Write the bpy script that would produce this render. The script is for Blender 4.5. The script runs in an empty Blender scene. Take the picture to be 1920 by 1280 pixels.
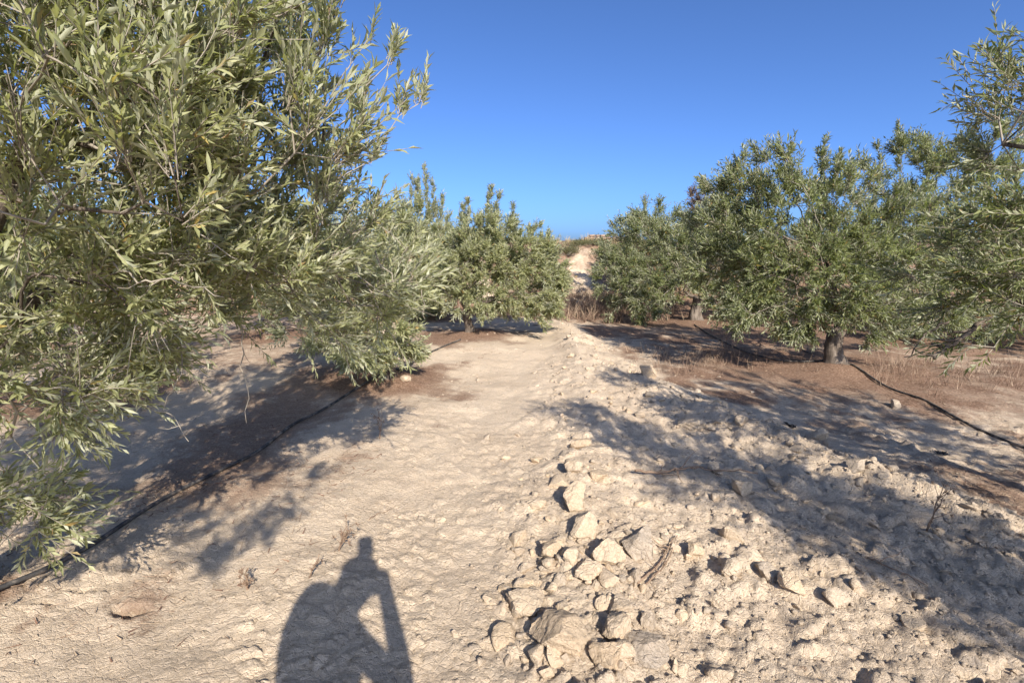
import bpy, math, time
import numpy as np
from mathutils import Matrix, Vector

T0 = time.time()
# ------------------------------------------------------------------ camera, sky, sun, exposure
scene = bpy.context.scene
col = scene.collection
CAM_H = 1.65
PITCH = math.atan(170 / 960)
F = 960.0                                   # focal length in photo pixels (1920 wide)
cam_data = bpy.data.cameras.new('view_camera')
cam_data.sensor_width = 36.0
cam_data.lens = 36.0 * F / 1920.0
cam_data.clip_start = 0.02
cam_data.clip_end = 3000.0
cam = bpy.data.objects.new('view_camera', cam_data)
cam.location = (0, 0, CAM_H)
cam.rotation_euler = (math.pi / 2 - PITCH, 0, 0)
col.objects.link(cam)
scene.camera = cam

SUN_EL = math.radians(33.0)
SUN_AZ = math.radians(162.7)                # clockwise from +Y: behind the camera, to the right
world = bpy.data.worlds.new('World')
scene.world = world
world.use_nodes = True
wn = world.node_tree
bg = wn.nodes['Background']
sky = wn.nodes.new('ShaderNodeTexSky')
sky.sky_type = 'NISHITA'
sky.sun_disc = False
sky.sun_elevation = SUN_EL
sky.sun_rotation = SUN_AZ
sky.altitude = 0
sky.air_density = 0.5
sky.dust_density = 1.9
sky.ozone_density = 10.0
wn.links.new(sky.outputs[0], bg.inputs[0])
bg.inputs[1].default_value = 0.114

sun_data = bpy.data.lights.new('sun', 'SUN')
sun_data.energy = 4.2
sun_data.angle = math.radians(0.53)
sun_data.color = (1.0, 0.93, 0.83)
sun = bpy.data.objects.new('sun', sun_data)
sdir = Vector((math.sin(SUN_AZ) * math.cos(SUN_EL), math.cos(SUN_AZ) * math.cos(SUN_EL), math.sin(SUN_EL)))
sun.rotation_euler = sdir.to_track_quat('Z', 'Y').to_euler()
col.objects.link(sun)

scene.view_settings.view_transform = 'Standard'
scene.view_settings.look = 'None'
scene.view_settings.exposure = 1.12
scene.view_settings.gamma = 1.0
scene.view_settings.use_curve_mapping = False
scene.cycles.max_bounces = 6
scene.cycles.transparent_max_bounces = 4

# ------------------------------------------------------------------ helpers
CP, SP = math.cos(PITCH), math.sin(PITCH)


def P(x, y, Y):
    """world point at forward distance Y seen at photo pixel (x, y)"""
    dy = y - 640.0
    f = F * CP - dy * SP
    u = -F * SP - dy * CP
    return np.array([(x - 960.0) / f * Y, Y, CAM_H + u / f * Y])


def G(x, y):
    """flat-ground point (x, y) seen at photo pixel"""
    dy = y - 640.0
    f = F * CP - dy * SP
    u = -F * SP - dy * CP
    Y = -CAM_H * f / u
    return np.array([(x - 960.0) / f * Y, Y])


def depth_at(y):
    dy = y - 640.0
    f = F * CP - dy * SP
    u = -F * SP - dy * CP
    return -CAM_H * F / u


def _h(ix, iy, s):
    a = (ix.astype(np.int64) * 374761393 + iy.astype(np.int64) * 668265263 + s * 974711) & 0xFFFFFFFF
    a = ((a ^ (a >> 13)) * 1274126177) & 0xFFFFFFFF
    a = ((a ^ (a >> 16)) * 2246822519) & 0xFFFFFFFF
    return ((a ^ (a >> 15)) & 0xFFFFFF) / float(0xFFFFFF)


def vnoise(x, y, s=0):
    ix, iy = np.floor(x), np.floor(y)
    fx, fy = x - ix, y - iy
    fx = fx * fx * (3 - 2 * fx); fy = fy * fy * (3 - 2 * fy)
    a = _h(ix, iy, s); b = _h(ix + 1, iy, s); c = _h(ix, iy + 1, s); d = _h(ix + 1, iy + 1, s)
    return (a * (1 - fx) + b * fx) * (1 - fy) + (c * (1 - fx) + d * fx) * fy


def fbm(x, y, s=0, o=4, g=0.5):
    t = 0; a = 1.0; n = 0
    for k in range(o):
        t = t + a * (vnoise(x * 2 ** k + 17.3 * k, y * 2 ** k - 9.1 * k, s + k) - 0.5)
        n += a; a *= g
    return t / n * 2


def worley(x, y, s=0):
    ix, iy = np.floor(x), np.floor(y)
    f1 = np.full(np.shape(x), 9.0); f2 = np.full(np.shape(x), 9.0); cid = np.zeros(np.shape(x)); til = np.zeros(np.shape(x))
    for dx in (-1, 0, 1):
        for dy in (-1, 0, 1):
            cx, cy = ix + dx, iy + dy
            px = cx + _h(cx, cy, s); py = cy + _h(cx, cy, s + 7)
            d = np.hypot(px - x, py - y)
            m = d < f1
            f2 = np.where(m, f1, np.minimum(f2, d))
            cid = np.where(m, _h(cx, cy, s + 13), cid)
            an = _h(cx, cy, s + 21) * 6.283
            til = np.where(m, (x - px) * np.cos(an) + (y - py) * np.sin(an), til)
            f1 = np.where(m, d, f1)
    return f1, f2, cid, til


def sstep(a, b, x):
    t = np.clip((x - a) / (b - a), 0, 1)
    return t * t * (3 - 2 * t)


def nrm(v):
    return v / np.maximum(np.linalg.norm(v, axis=-1, keepdims=True), 1e-9)


def make_mesh(name, verts, tris, mat=None, attrs=None, smooth=True):
    verts = np.asarray(verts, np.float32).reshape(-1, 3)
    tris = np.asarray(tris, np.int32)
    k = tris.shape[1]
    me = bpy.data.meshes.new(name)
    me.vertices.add(len(verts)); me.vertices.foreach_set('co', verts.ravel())
    me.loops.add(tris.size); me.loops.foreach_set('vertex_index', tris.ravel())
    me.polygons.add(len(tris))
    me.polygons.foreach_set('loop_start', np.arange(0, tris.size, k, dtype=np.int32))
    me.update(calc_edges=True)
    if smooth:
        me.polygons.foreach_set('use_smooth', np.ones(len(tris), bool))
    for an, av in (attrs or {}).items():
        at = me.attributes.new(an, 'FLOAT', 'POINT')
        at.data.foreach_set('value', np.asarray(av, np.float32))
    if mat:
        me.materials.append(mat)
    return me


def tag(o, label=None, cat=None, group=None, kind=None):
    if label: o['label'] = label
    if cat: o['category'] = cat
    if group: o['group'] = group
    if kind: o['kind'] = kind
    return o


def add_obj(name, me, parent=None, mat4=None):
    """meshes are in world coordinates; the parent empty only shifts"""
    o = bpy.data.objects.new(name, me)
    col.objects.link(o)
    if parent is not None:
        o.parent = parent
        o.matrix_parent_inverse = Matrix.Translation(-Vector(parent.location))
    if mat4 is not None:
        o.matrix_basis = mat4
    return o


def empty(name, loc):
    o = bpy.data.objects.new(name, None)
    o.location = loc
    o.empty_display_size = 0.2
    col.objects.link(o)
    return o


def tube(path, radii, sides=6, cap=True, rough=0.0, rng=None):
    path = np.asarray(path, float); radii = np.broadcast_to(radii, (len(path),))
    t = np.gradient(path, axis=0); t = nrm(t)
    avg = nrm(t.mean(0)[None])[0]
    ref = np.array([0, 0, 1.0]) if abs(avg[2]) < 0.8 else np.array([1.0, 0.2, 0])
    e1 = nrm(ref - (t @ ref)[:, None] * t)
    e2 = np.cross(t, e1)
    a = np.linspace(0, 2 * math.pi, sides, endpoint=False)
    r = np.repeat(radii[:, None], sides, 1)
    if rough and rng is not None:
        r = r * (1 + rough * rng.standard_normal(r.shape))
    v = path[:, None, :] + r[:, :, None] * (np.cos(a)[None, :, None] * e1[:, None, :] + np.sin(a)[None, :, None] * e2[:, None, :])
    v = v.reshape(-1, 3)
    n = len(path)
    i = np.arange(n - 1)[:, None] * sides; j = np.arange(sides)[None, :]; j2 = (j + 1) % sides
    q = np.stack([i + j, i + j2, i + sides + j2, i + sides + j], -1).reshape(-1, 4)
    tr = np.concatenate([q[:, [0, 1, 2]], q[:, [0, 2, 3]]])
    if cap:
        v = np.concatenate([v, path[:1], path[-1:]])
        b = len(v) - 2; e = len(v) - 1
        jj = np.arange(sides); kk = (jj + 1) % sides
        o = (n - 1) * sides
        tr = np.concatenate([tr, np.stack([kk, jj, np.full(sides, b)], 1), np.stack([o + jj, o + kk, np.full(sides, e)], 1)])
    return v, tr


class MB:
    def __init__(self): self.v = []; self.t = []; self.n = 0; self.a = []
    def add(self, v, t, val=None):
        self.v.append(v); self.t.append(np.asarray(t) + self.n); self.n += len(v)
        if val is not None: self.a.append(np.broadcast_to(val, (len(v),)))
    def mesh(self, name, mat, smooth=True, attr='tint'):
        return make_mesh(name, np.concatenate(self.v), np.concatenate(self.t), mat,
                         {attr: np.concatenate(self.a)} if self.a else None, smooth)


# ------------------------------------------------------------------ materials
def nodes_of(name):
    m = bpy.data.materials.new(name); m.use_nodes = True
    nt = m.node_tree; nt.nodes.clear()
    return m, nt, nt.nodes, nt.links


def N(nt, typ, **kw):
    n = nt.nodes.new(typ)
    for k, v in kw.items():
        if k.startswith('i_'):
            key = k[2:]
            n.inputs[int(key) if key.isdigit() else key.replace('_', ' ')].default_value = v
        else:
            setattr(n, k, v)
    return n


def ramp(nt, fac, stops):
    r = nt.nodes.new('ShaderNodeValToRGB')
    el = r.color_ramp.elements
    while len(el) < len(stops): el.new(0.5)
    for e, (p, c) in zip(el, stops):
        e.position = p; e.color = (*c, 1)
    nt.links.new(fac, r.inputs[0])
    return r.outputs[0]


def noise(nt, vec, scale, detail=4, rough=0.55, w=None):
    n = N(nt, 'ShaderNodeTexNoise', i_Scale=scale, i_Detail=detail, i_Roughness=rough)
    nt.links.new(vec, n.inputs['Vector'])
    return n.outputs['Fac']


def mixc(nt, fac, a, b, blend='MIX'):
    m = nt.nodes.new('ShaderNodeMix'); m.data_type = 'RGBA'; m.blend_type = blend
    for s, x in ((m.inputs['Factor'], fac), (m.inputs['A'], a), (m.inputs['B'], b)):
        if hasattr(x, 'links'): nt.links.new(x, s)
        elif isinstance(x, (int, float)): s.default_value = x
        else: s.default_value = (*x, 1)
    return m.outputs['Result']


def math_(nt, op, a, b=0.0, clamp=False):
    m = nt.nodes.new('ShaderNodeMath'); m.operation = op; m.use_clamp = clamp
    for s, x in ((m.inputs[0], a), (m.inputs[1], b)):
        if hasattr(x, 'links'): nt.links.new(x, s)
        else: s.default_value = x
    return m.outputs[0]


SOIL_LIGHT, SOIL_MID, SOIL_GREY = (0.645, 0.52, 0.378), (0.505, 0.398, 0.285), (0.455, 0.378, 0.29)


def soil_material(name, litter=True, bump=1.0, tone=1.0):
    m, nt, nd, lk = nodes_of(name)
    geo = N(nt, 'ShaderNodeNewGeometry')
    pos = geo.outputs['Position']
    n1 = noise(nt, pos, 1.3, 5, 0.6)
    n2 = noise(nt, pos, 9.0, 5, 0.6)
    n3 = noise(nt, pos, 70.0, 4, 0.65)
    c = ramp(nt, n1, [(0.3, SOIL_MID), (0.65, SOIL_LIGHT)])
    g = ramp(nt, n2, [(0.42, (0, 0, 0)), (0.7, (1, 1, 1))])
    c = mixc(nt, math_(nt, 'MULTIPLY', g, 0.55), c, SOIL_GREY)
    sp = ramp(nt, n3, [(0.3, (0.78, 0.75, 0.71)), (0.55, (1.0, 0.99, 0.98)), (0.75, (1.06, 1.05, 1.04))])
    c = mixc(nt, 1.0, c, sp, 'MULTIPLY')
    if not litter:
        oi = N(nt, 'ShaderNodeObjectInfo')
        c = mixc(nt, 1.0, c, ramp(nt, oi.outputs['Random'], [(0.0, (0.74, 0.76, 0.80)), (0.35, (0.95, 0.94, 0.92)), (0.7, (1.02, 1.0, 0.96)), (1.0, (0.84, 0.80, 0.74))]), 'MULTIPLY')
    if litter:
        at = N(nt, 'ShaderNodeAttribute', attribute_name='litter')
        l1 = noise(nt, pos, 6.0, 6, 0.7)
        l2 = noise(nt, pos, 42.0, 5, 0.75)
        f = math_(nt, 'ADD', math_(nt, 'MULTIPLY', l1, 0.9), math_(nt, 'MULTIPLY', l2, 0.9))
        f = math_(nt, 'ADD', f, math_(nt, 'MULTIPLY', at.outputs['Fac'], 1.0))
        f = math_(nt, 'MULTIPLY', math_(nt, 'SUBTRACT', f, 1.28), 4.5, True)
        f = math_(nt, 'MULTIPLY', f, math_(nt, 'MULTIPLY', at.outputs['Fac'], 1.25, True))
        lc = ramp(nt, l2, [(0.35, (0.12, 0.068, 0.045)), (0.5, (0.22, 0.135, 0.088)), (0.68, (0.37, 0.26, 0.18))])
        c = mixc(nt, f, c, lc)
    bs = N(nt, 'ShaderNodeBsdfPrincipled', i_Roughness=0.95)
    bs.inputs['Specular IOR Level'].default_value = 0.114
    lk.new(c, bs.inputs['Base Color'])
    b1 = noise(nt, pos, 48.0, 8, 0.74)
    b2 = noise(nt, pos, 140.0, 4, 0.7)
    vor = N(nt, 'ShaderNodeTexVoronoi', i_Scale=26.0); vor.feature = 'DISTANCE_TO_EDGE'
    wv = N(nt, 'ShaderNodeVectorMath', operation='ADD')
    nn = N(nt, 'ShaderNodeTexNoise', i_Scale=14.0, i_Detail=3.0)
    lk.new(pos, nn.inputs['Vector'])
    sc = N(nt, 'ShaderNodeVectorMath', operation='SCALE'); sc.inputs['Scale'].default_value = 0.05
    lk.new(nn.outputs['Color'], sc.inputs[0]); lk.new(pos, wv.inputs[0]); lk.new(sc.outputs[0], wv.inputs[1])
    lk.new(wv.outputs[0], vor.inputs['Vector'])
    cr = math_(nt, 'MINIMUM', vor.outputs['Distance'], 0.09)
    hh = math_(nt, 'ADD', math_(nt, 'MULTIPLY', b1, 1.0), math_(nt, 'MULTIPLY', b2, 0.35))
    hh = math_(nt, 'ADD', hh, math_(nt, 'MULTIPLY', cr, 2.2))
    bp = N(nt, 'ShaderNodeBump', i_Strength=1.0 * bump, i_Distance=0.016)
    lk.new(hh, bp.inputs['Height']); lk.new(bp.outputs[0], bs.inputs['Normal'])
    out = N(nt, 'ShaderNodeOutputMaterial'); lk.new(bs.outputs[0], out.inputs[0])
    return m


def leaf_material(name, top, under, transl=0.38, rough=0.52, spec=0.38):
    m, nt, nd, lk = nodes_of(name)
    at = N(nt, 'ShaderNodeAttribute', attribute_name='tint')
    geo = N(nt, 'ShaderNodeNewGeometry')
    ct = ramp(nt, at.outputs['Fac'], top)
    cu = ramp(nt, at.outputs['Fac'], under)
    c = mixc(nt, geo.outputs['Backfacing'], ct, cu)
    bs = N(nt, 'ShaderNodeBsdfPrincipled', i_Roughness=rough)
    bs.inputs['Specular IOR Level'].default_value = spec
    lk.new(c, bs.inputs['Base Color'])
    tr = N(nt, 'ShaderNodeBsdfTranslucent')
    tc = mixc(nt, 1.0, ct, (1.35, 1.45, 0.7), 'MULTIPLY')
    lk.new(tc, tr.inputs[0])
    mx = N(nt, 'ShaderNodeMixShader'); mx.inputs[0].default_value = transl
    lk.new(bs.outputs[0], mx.inputs[1]); lk.new(tr.outputs[0], mx.inputs[2])
    out = N(nt, 'ShaderNodeOutputMaterial'); lk.new(mx.outputs[0], out.inputs[0])
    return m


def simple_material(name, stops, scale=20.0, rough=0.8, spec=0.2, bump=0.0, bscale=60.0, stretch=None):
    m, nt, nd, lk = nodes_of(name)
    tc = N(nt, 'ShaderNodeTexCoord')
    vec = tc.outputs['Object']
    if stretch:
        mp = N(nt, 'ShaderNodeMapping'); mp.inputs['Scale'].default_value = stretch
        lk.new(vec, mp.inputs[0]); vec = mp.outputs[0]
    n1 = noise(nt, vec, scale, 6, 0.65)
    c = ramp(nt, n1, stops)
    bs = N(nt, 'ShaderNodeBsdfPrincipled', i_Roughness=rough)
    bs.inputs['Specular IOR Level'].default_value = spec
    lk.new(c, bs.inputs['Base Color'])
    if bump:
        bp = N(nt, 'ShaderNodeBump', i_Strength=bump, i_Distance=0.02)
        lk.new(noise(nt, vec, bscale, 6, 0.7), bp.inputs['Height']); lk.new(bp.outputs[0], bs.inputs['Normal'])
    out = N(nt, 'ShaderNodeOutputMaterial'); lk.new(bs.outputs[0], out.inputs[0])
    return m


def tint_material(name, stops, rough=0.85, transl=0.0):
    m, nt, nd, lk = nodes_of(name)
    at = N(nt, 'ShaderNodeAttribute', attribute_name='tint')
    c = ramp(nt, at.outputs['Fac'], stops)
    bs = N(nt, 'ShaderNodeBsdfPrincipled', i_Roughness=rough)
    bs.inputs['Specular IOR Level'].default_value = 0.15
    lk.new(c, bs.inputs['Base Color'])
    out = N(nt, 'ShaderNodeOutputMaterial'); lk.new(bs.outputs[0], out.inputs[0])
    return m


M_soil = soil_material('soil')
M_clod = soil_material('dry_clay', litter=False, bump=1.0)
OL_TOP = [(0.0, (0.105, 0.128, 0.048)), (0.5, (0.180, 0.200, 0.080)), (0.93, (0.275, 0.282, 0.130)), (0.97, (0.36, 0.26, 0.07)), (1.0, (0.28, 0.16, 0.07))]
OL_UND = [(0.0, (0.29, 0.30, 0.19)), (0.5, (0.37, 0.375, 0.25)), (0.93, (0.45, 0.45, 0.31)), (0.97, (0.38, 0.30, 0.14)), (1.0, (0.30, 0.20, 0.11))]
M_leaf = leaf_material('olive_leaf', OL_TOP, OL_UND)
PALE_LIT_TOP = [(0.0, (0.19, 0.205, 0.098)), (0.5, (0.30, 0.305, 0.152)), (0.93, (0.40, 0.39, 0.215)), (0.97, (0.42, 0.31, 0.10)), (1.0, (0.30, 0.18, 0.09))]
PALE_LIT_UND = [(0.0, (0.34, 0.345, 0.23)), (0.5, (0.43, 0.43, 0.30)), (0.93, (0.52, 0.51, 0.37)), (0.97, (0.42, 0.34, 0.17)), (1.0, (0.32, 0.22, 0.13))]
M_pale_lit = leaf_material('pale_lit_olive_leaf', PALE_LIT_TOP, PALE_LIT_UND, 0.40)  # yellower left-row leaf, with frontal sunlight also put into its lighter colour
BR_TOP = [(0.0, (0.09, 0.06, 0.035)), (0.5, (0.15, 0.095, 0.06)), (1.0, (0.22, 0.15, 0.09))]
M_brown = leaf_material('withered_leaf', BR_TOP, BR_TOP, 0.15)
SH_TOP = [(0.0, (0.07, 0.075, 0.03)), (0.5, (0.12, 0.12, 0.05)), (1.0, (0.22, 0.19, 0.09))]
M_shrub = leaf_material('shrub_leaf', SH_TOP, SH_TOP, 0.2)
M_bark = simple_material('olive_bark', [(0.3, (0.06, 0.047, 0.037)), (0.5, (0.135, 0.108, 0.085)), (0.72, (0.24, 0.20, 0.16))], 14.0, 0.9, 0.1, 0.9, 34.0, (1, 1, 0.3))
M_twig = simple_material('olive_twig', [(0.3, (0.20, 0.165, 0.125)), (0.7, (0.36, 0.32, 0.26))], 12.0, 0.85, 0.15)
M_pipe = simple_material('black_plastic_pipe', [(0.35, (0.022, 0.021, 0.021)), (0.5, (0.06, 0.055, 0.05)), (0.65, (0.22, 0.18, 0.14))], 14.0, 0.6, 0.3)
M_straw = tint_material('dry_straw', [(0.0, (0.12, 0.06, 0.04)), (0.5, (0.23, 0.14, 0.09)), (1.0, (0.42, 0.32, 0.21))])
M_weed = tint_material('dry_weed', [(0.0, (0.10, 0.062, 0.045)), (0.5, (0.20, 0.132, 0.092)), (1.0, (0.36, 0.27, 0.185))])
M_grass = tint_material('dry_grass', [(0.0, (0.14, 0.12, 0.055)), (0.5, (0.26, 0.195, 0.10)), (1.0, (0.44, 0.34, 0.2))])
M_stone = simple_material('ruin_stone', [(0.3, (0.20, 0.13, 0.095)), (0.55, (0.29, 0.20, 0.145)), (0.75, (0.38, 0.29, 0.22))], 5.0, 0.9, 0.1, 0.6, 18.0)
M_cloth = simple_material('dark_cloth', [(0.3, (0.03, 0.035, 0.05)), (0.7, (0.06, 0.065, 0.08))], 30, 0.9, 0.1)
M_black = simple_material('black_rubber', [(0.3, (0.012, 0.012, 0.013)), (0.7, (0.03, 0.03, 0.032))], 30, 0.6, 0.3)

# ------------------------------------------------------------------ ground
TRUNKS = []                                  # (x, y, radius) filled from the tree table below
RY = np.array([0.0, 2.0, 3.65, 5.55, 7.9, 12.0, 14.0, 400.0])
RX = np.array([4.2, 3.15, 2.43, 1.74, 1.17, 0.95, 0.95, 0.95])   # ridge of clods right of the track
LY = np.array([0.0, 1.5, 3.0, 4.7, 8.7, 12.0, 400.0])
LX = np.array([-0.35, -0.10, 0.10, 0.33, 0.66, 0.75, 0.75])      # left edge of the cloddy band
HOLE = G(240, 1142)

TREE_XY = {}


def cloddy(x, y):
    rx = np.interp(y, RY, RX); lx = np.interp(y, LY, LX)
    wob = fbm(x * 1.1, y * 1.1, 31, 3) * 0.35
    a = sstep(lx - 0.25 + wob, lx + 0.2 + wob, x) * (1 - sstep(rx + 0.05 + wob, rx + 0.6 + wob, x))
    return a * (1 - sstep(10.5, 13.0, y)) * sstep(-6, -3, y)


def litter_mask(x, y):
    t = np.zeros(np.shape(x))
    nz = fbm(x * 1.6, y * 1.6, 131, 4, 0.6)
    for tx, ty, r in TRUNKS:
        d = np.hypot(x - tx, (y - ty)) * (1 + 0.8 * nz)
        t = np.maximum(t, 0.85 * (1 - sstep(r * 0.25, r * 1.6, d)))
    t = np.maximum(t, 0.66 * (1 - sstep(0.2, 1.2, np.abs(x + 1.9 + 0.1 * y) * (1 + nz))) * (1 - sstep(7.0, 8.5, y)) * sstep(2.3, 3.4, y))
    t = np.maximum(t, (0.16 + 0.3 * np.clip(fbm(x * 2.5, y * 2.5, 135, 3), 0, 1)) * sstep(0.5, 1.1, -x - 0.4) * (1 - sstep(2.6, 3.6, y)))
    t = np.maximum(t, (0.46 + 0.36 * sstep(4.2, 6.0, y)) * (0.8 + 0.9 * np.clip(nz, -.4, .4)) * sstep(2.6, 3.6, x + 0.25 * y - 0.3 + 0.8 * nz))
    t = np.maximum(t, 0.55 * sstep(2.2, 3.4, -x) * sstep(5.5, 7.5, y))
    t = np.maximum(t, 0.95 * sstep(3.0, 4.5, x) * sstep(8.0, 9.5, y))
    t = t * (1 - 0.9 * cloddy(x, y))
    t = np.maximum(t, 0.6 * (1 - sstep(0.02, 0.38, np.hypot(x - HOLE[0] - .06, y - HOLE[1] - .03) * (1 + 1.2 * fbm(x * 5, y * 5, 133, 3)))))
    b = bank_t(x, y)
    t = np.maximum(t, 0.75 * sstep(0.02, 0.3, b) * (0.45 + 0.55 * sstep(-0.1, 0.35, fbm(x * .5, y * .5, 77, 3))))
    t = np.maximum(t, sstep(12.0, 13.2, y) * 0.85 * (1 - sstep(14.2, 15.2, y)))
    # bare eroded scar in the bank at the end of the track
    scar = (0.15 + 0.75 * vnoise(x * 2.5, y * 1.5, 171)) * np.exp(-((x - 2.05 - (y - 15.5) * 0.16) / 0.5) ** 2) * sstep(14.2, 15.0, y) * (1 - sstep(18.8, 19.6, y))
    return np.clip(t * (1 - 0.97 * scar), 0, 1)


def bank_t(x, y):
    foot = 13.4 + 0.8 * np.sin(x * 0.23 + 0.6) + 0.5 * np.sin(x * 0.61) - 0.10 * np.clip(np.abs(x - 2) - 2, 0, 30)
    return sstep(0, 1, np.clip((y - foot) / 6.0, 0, 1))


def height(x, y):
    x = np.asarray(x, float); y = np.asarray(y, float)
    r = np.hypot(x, y)
    z = 0.06 * fbm(x * 0.35, y * 0.35, 1, 3) + 0.045 * fbm(x * 1.3, y * 1.3, 5, 3)
    cl = cloddy(x, y)
    rx = np.interp(y, RY, RX)
    z = z + 0.13 * np.exp(-((x - rx) / 0.33) ** 2) * (1 - sstep(10.5, 12.5, y)) * (0.7 + 0.6 * fbm(x * 1.7, y * 1.7, 41, 2)) * sstep(0, 1.5, y)
    # second low ridge along the middle of the track
    mx = np.interp(y, LY, LX) + 0.42
    z = z + 0.07 * np.exp(-((x - mx) / 0.3) ** 2) * (1 - sstep(8, 11, y))
    near = 1 - sstep(12, 22, r)
    # clods as ground relief
    wx = x + 0.05 * fbm(x * 6, y * 6, 51, 2); wy = y + 0.05 * fbm(x * 6, y * 6, 57, 2)
    f1, f2, ci, tl = worley(wx * 5.0, wy * 5.0, 3)
    e = np.clip((f2 - f1) * 3.5, 0, 1) ** 0.7
    pr = sstep(0.55, 0.85, ci)
    z = z + cl * near * pr * e * (0.016 + 0.04 * (ci - 0.55) + 0.03 * tl)
    f1, f2, ci, tl = worley(wx * 13.0, wy * 13.0, 9)
    e = np.clip((f2 - f1) * 5.0, 0, 1)
    pr = 0.35 + 0.65 * sstep(0.3, 0.7, ci)
    crust = sstep(-1.9, -0.9, x) * (1 - sstep(4.5, 7.5, y)) * (0.25 + 0.75 * sstep(0.35, 0.6, vnoise(x * 1.4, y * 1.4, 88)))
    right = sstep(1.2, 2.0, x) * (1 - cl) * (1 - sstep(4.0, 6, y)) * sstep(0.3, 0.7, vnoise(x * 1.8, y * 1.8, 89))
    left = sstep(1.2, 1.8, -x) * (1 - sstep(2.3, 3.0, y)) * sstep(0.3, 0.6, vnoise(x * 2.1, y * 2.1, 90))
    amp = cl * 0.015 + (1 - cl) * (0.003 + 0.012 * crust + 0.018 * right + 0.014 * left)
    z = z + near * amp * pr * e * (0.45 + 0.6 * ci + 1.3 * tl)
    f1, f2, ci, tl = worley(wx * 30.0, wy * 30.0, 19)
    z = z + near * (0.6 * crust + 0.9 * cl + 0.6 * right) * 0.008 * np.clip((f2 - f1) * 2.5, 0, 1) * ci
    z = z + near * (0.010 + 0.012 * cl) * fbm(x * 9, y * 9, 15, 4, 0.6)
    # tipped crust plates and shallow furrows left of the track
    z = z + near * (1 - cl) * 0.012 * fbm(x * 3.2 + y * 0.9, y * 2.0, 23, 3)
    bil = np.abs(fbm(x * 13, y * 13, 27, 4, 0.7))
    z = z + near * (0.35 + 0.65 * cl) * 0.022 * (0.35 - bil)
    # tyre-packed path on the left of the clods is slightly sunken
    px = np.interp(y, LY, LX) - 0.55
    z = z - 0.03 * np.exp(-((x - px) / 0.35) ** 2) * (1 - sstep(9, 12, y))
    # burrow
    hu = (x - HOLE[0]) * 0.955 + (y - HOLE[1]) * 0.297; hv = -(x - HOLE[0]) * 0.297 + (y - HOLE[1]) * 0.955
    d = np.hypot(hu * 0.9, hv * 1.7) * (1 + 0.3 * fbm(x * 14, y * 14, 151, 3))
    z = z - 0.14 * (1 - sstep(0.03, 0.065, d)) + 0.006 * np.exp(-((d - 0.11) / 0.04) ** 2)
    for tx, ty, rr in TRUNKS:
        d2 = (x - tx) ** 2 + (y - ty) ** 2
        z = z + 0.07 * np.exp(-d2 / 0.16)
    # bank at the end of the grove and the higher field behind it
    b = bank_t(x, y)
    rill = np.abs(fbm(x * 1.1 + 0.3 * y, y * 0.45, 63, 4, 0.6))
    z = z + b * (1.9 + 0.25 * fbm(x * 0.4, y * 0.4, 66, 2)) - 0.55 * rill * np.sin(np.pi * np.clip(b, 0, 1))
    z = z + 0.16 * np.sin(np.pi * np.clip(b, 0, 1)) * fbm(x * 3.5, y * 3.5, 68, 4, 0.6)
    z = z + 0.012 * np.clip(y - 20, 0, 60) - 0.02 * np.clip(y - 45, 0, 400)
    return z


def build_ground():
    d2r = math.radians
    th = np.concatenate([np.arange(-64, 64, 0.295), np.arange(64, 296, 4.0)]) * math.pi / 180
    r = np.concatenate([np.linspace(0.15, 1.25, 26)[:-1], 1.25 * np.exp(np.arange(0, math.log(24 / 1.25), 0.0070)),
                        24 * np.exp(np.linspace(0.02, math.log(700 / 24), 70))])
    R, TH = np.meshgrid(r, th, indexing='ij')
    X = R * np.sin(TH); Y = R * np.cos(TH)
    Z = height(X, Y)
    L = litter_mask(X, Y)
    v = np.stack([X, Y, Z], -1).reshape(-1, 3)
    nr, nt = len(r), len(th)
    i = np.arange(nr - 1)[:, None] * nt; j = np.arange(nt)[None, :]; j2 = (j + 1) % nt
    q = np.stack([i + j2, i + j, i + nt + j, i + nt + j2], -1).reshape(-1, 4)
    tr = np.concatenate([q[:, [0, 2, 1]], q[:, [0, 3, 2]]])
    c = len(v)
    v = np.concatenate([v, [[0, 0, float(height(np.array([0.0]), np.array([0.0]))[0])]]])
    jj = np.arange(nt)
    tr = np.concatenate([tr, np.stack([jj, np.full(nt, c), (jj + 1) % nt], 1)])
    # upward normals
    a, b_, c_ = v[tr[0, 0]], v[tr[0, 1]], v[tr[0, 2]]
    if np.cross(b_ - a, c_ - a)[2] < 0: tr = tr[:, ::-1]
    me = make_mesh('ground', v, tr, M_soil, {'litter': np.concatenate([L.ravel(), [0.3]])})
    g = add_obj('ground', me)
    tag(g, 'pale dry cracked clay soil of the olive grove', 'ground', kind='structure')
    return g


# ------------------------------------------------------------------ leaves and trees
# leaf templates: (along, across, out) ; adaxial normal = +z
LEAF8_V = np.array([[0, 0, 0], [.28, .80, .05], [.28, 0, -.012], [.28, -.80, .05], [.66, .86, .035], [.66, 0, -.02], [.66, -.86, .035], [1, 0, -.06]], float)
LEAF8_T = np.array([[0, 2, 1], [0, 3, 2], [1, 2, 5], [1, 5, 4], [2, 3, 6], [2, 6, 5], [4, 5, 7], [5, 6, 7]])
LEAF4_V = np.array([[0, 0, 0], [.5, 1, .06], [.5, 0, -.01], [.5, -1, .06], [1, 0, -.05]], float)
LEAF2_V = np.array([[0, 0, 0], [.48, 1, .06], [.48, -1, .06], [1, 0, -.03]], float)
LEAF2_T = np.array([[0, 3, 1], [0, 2, 3]])
LEAF4_T = np.array([[0, 2, 1], [0, 3, 2], [1, 2, 4], [2, 3, 4]])


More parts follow.
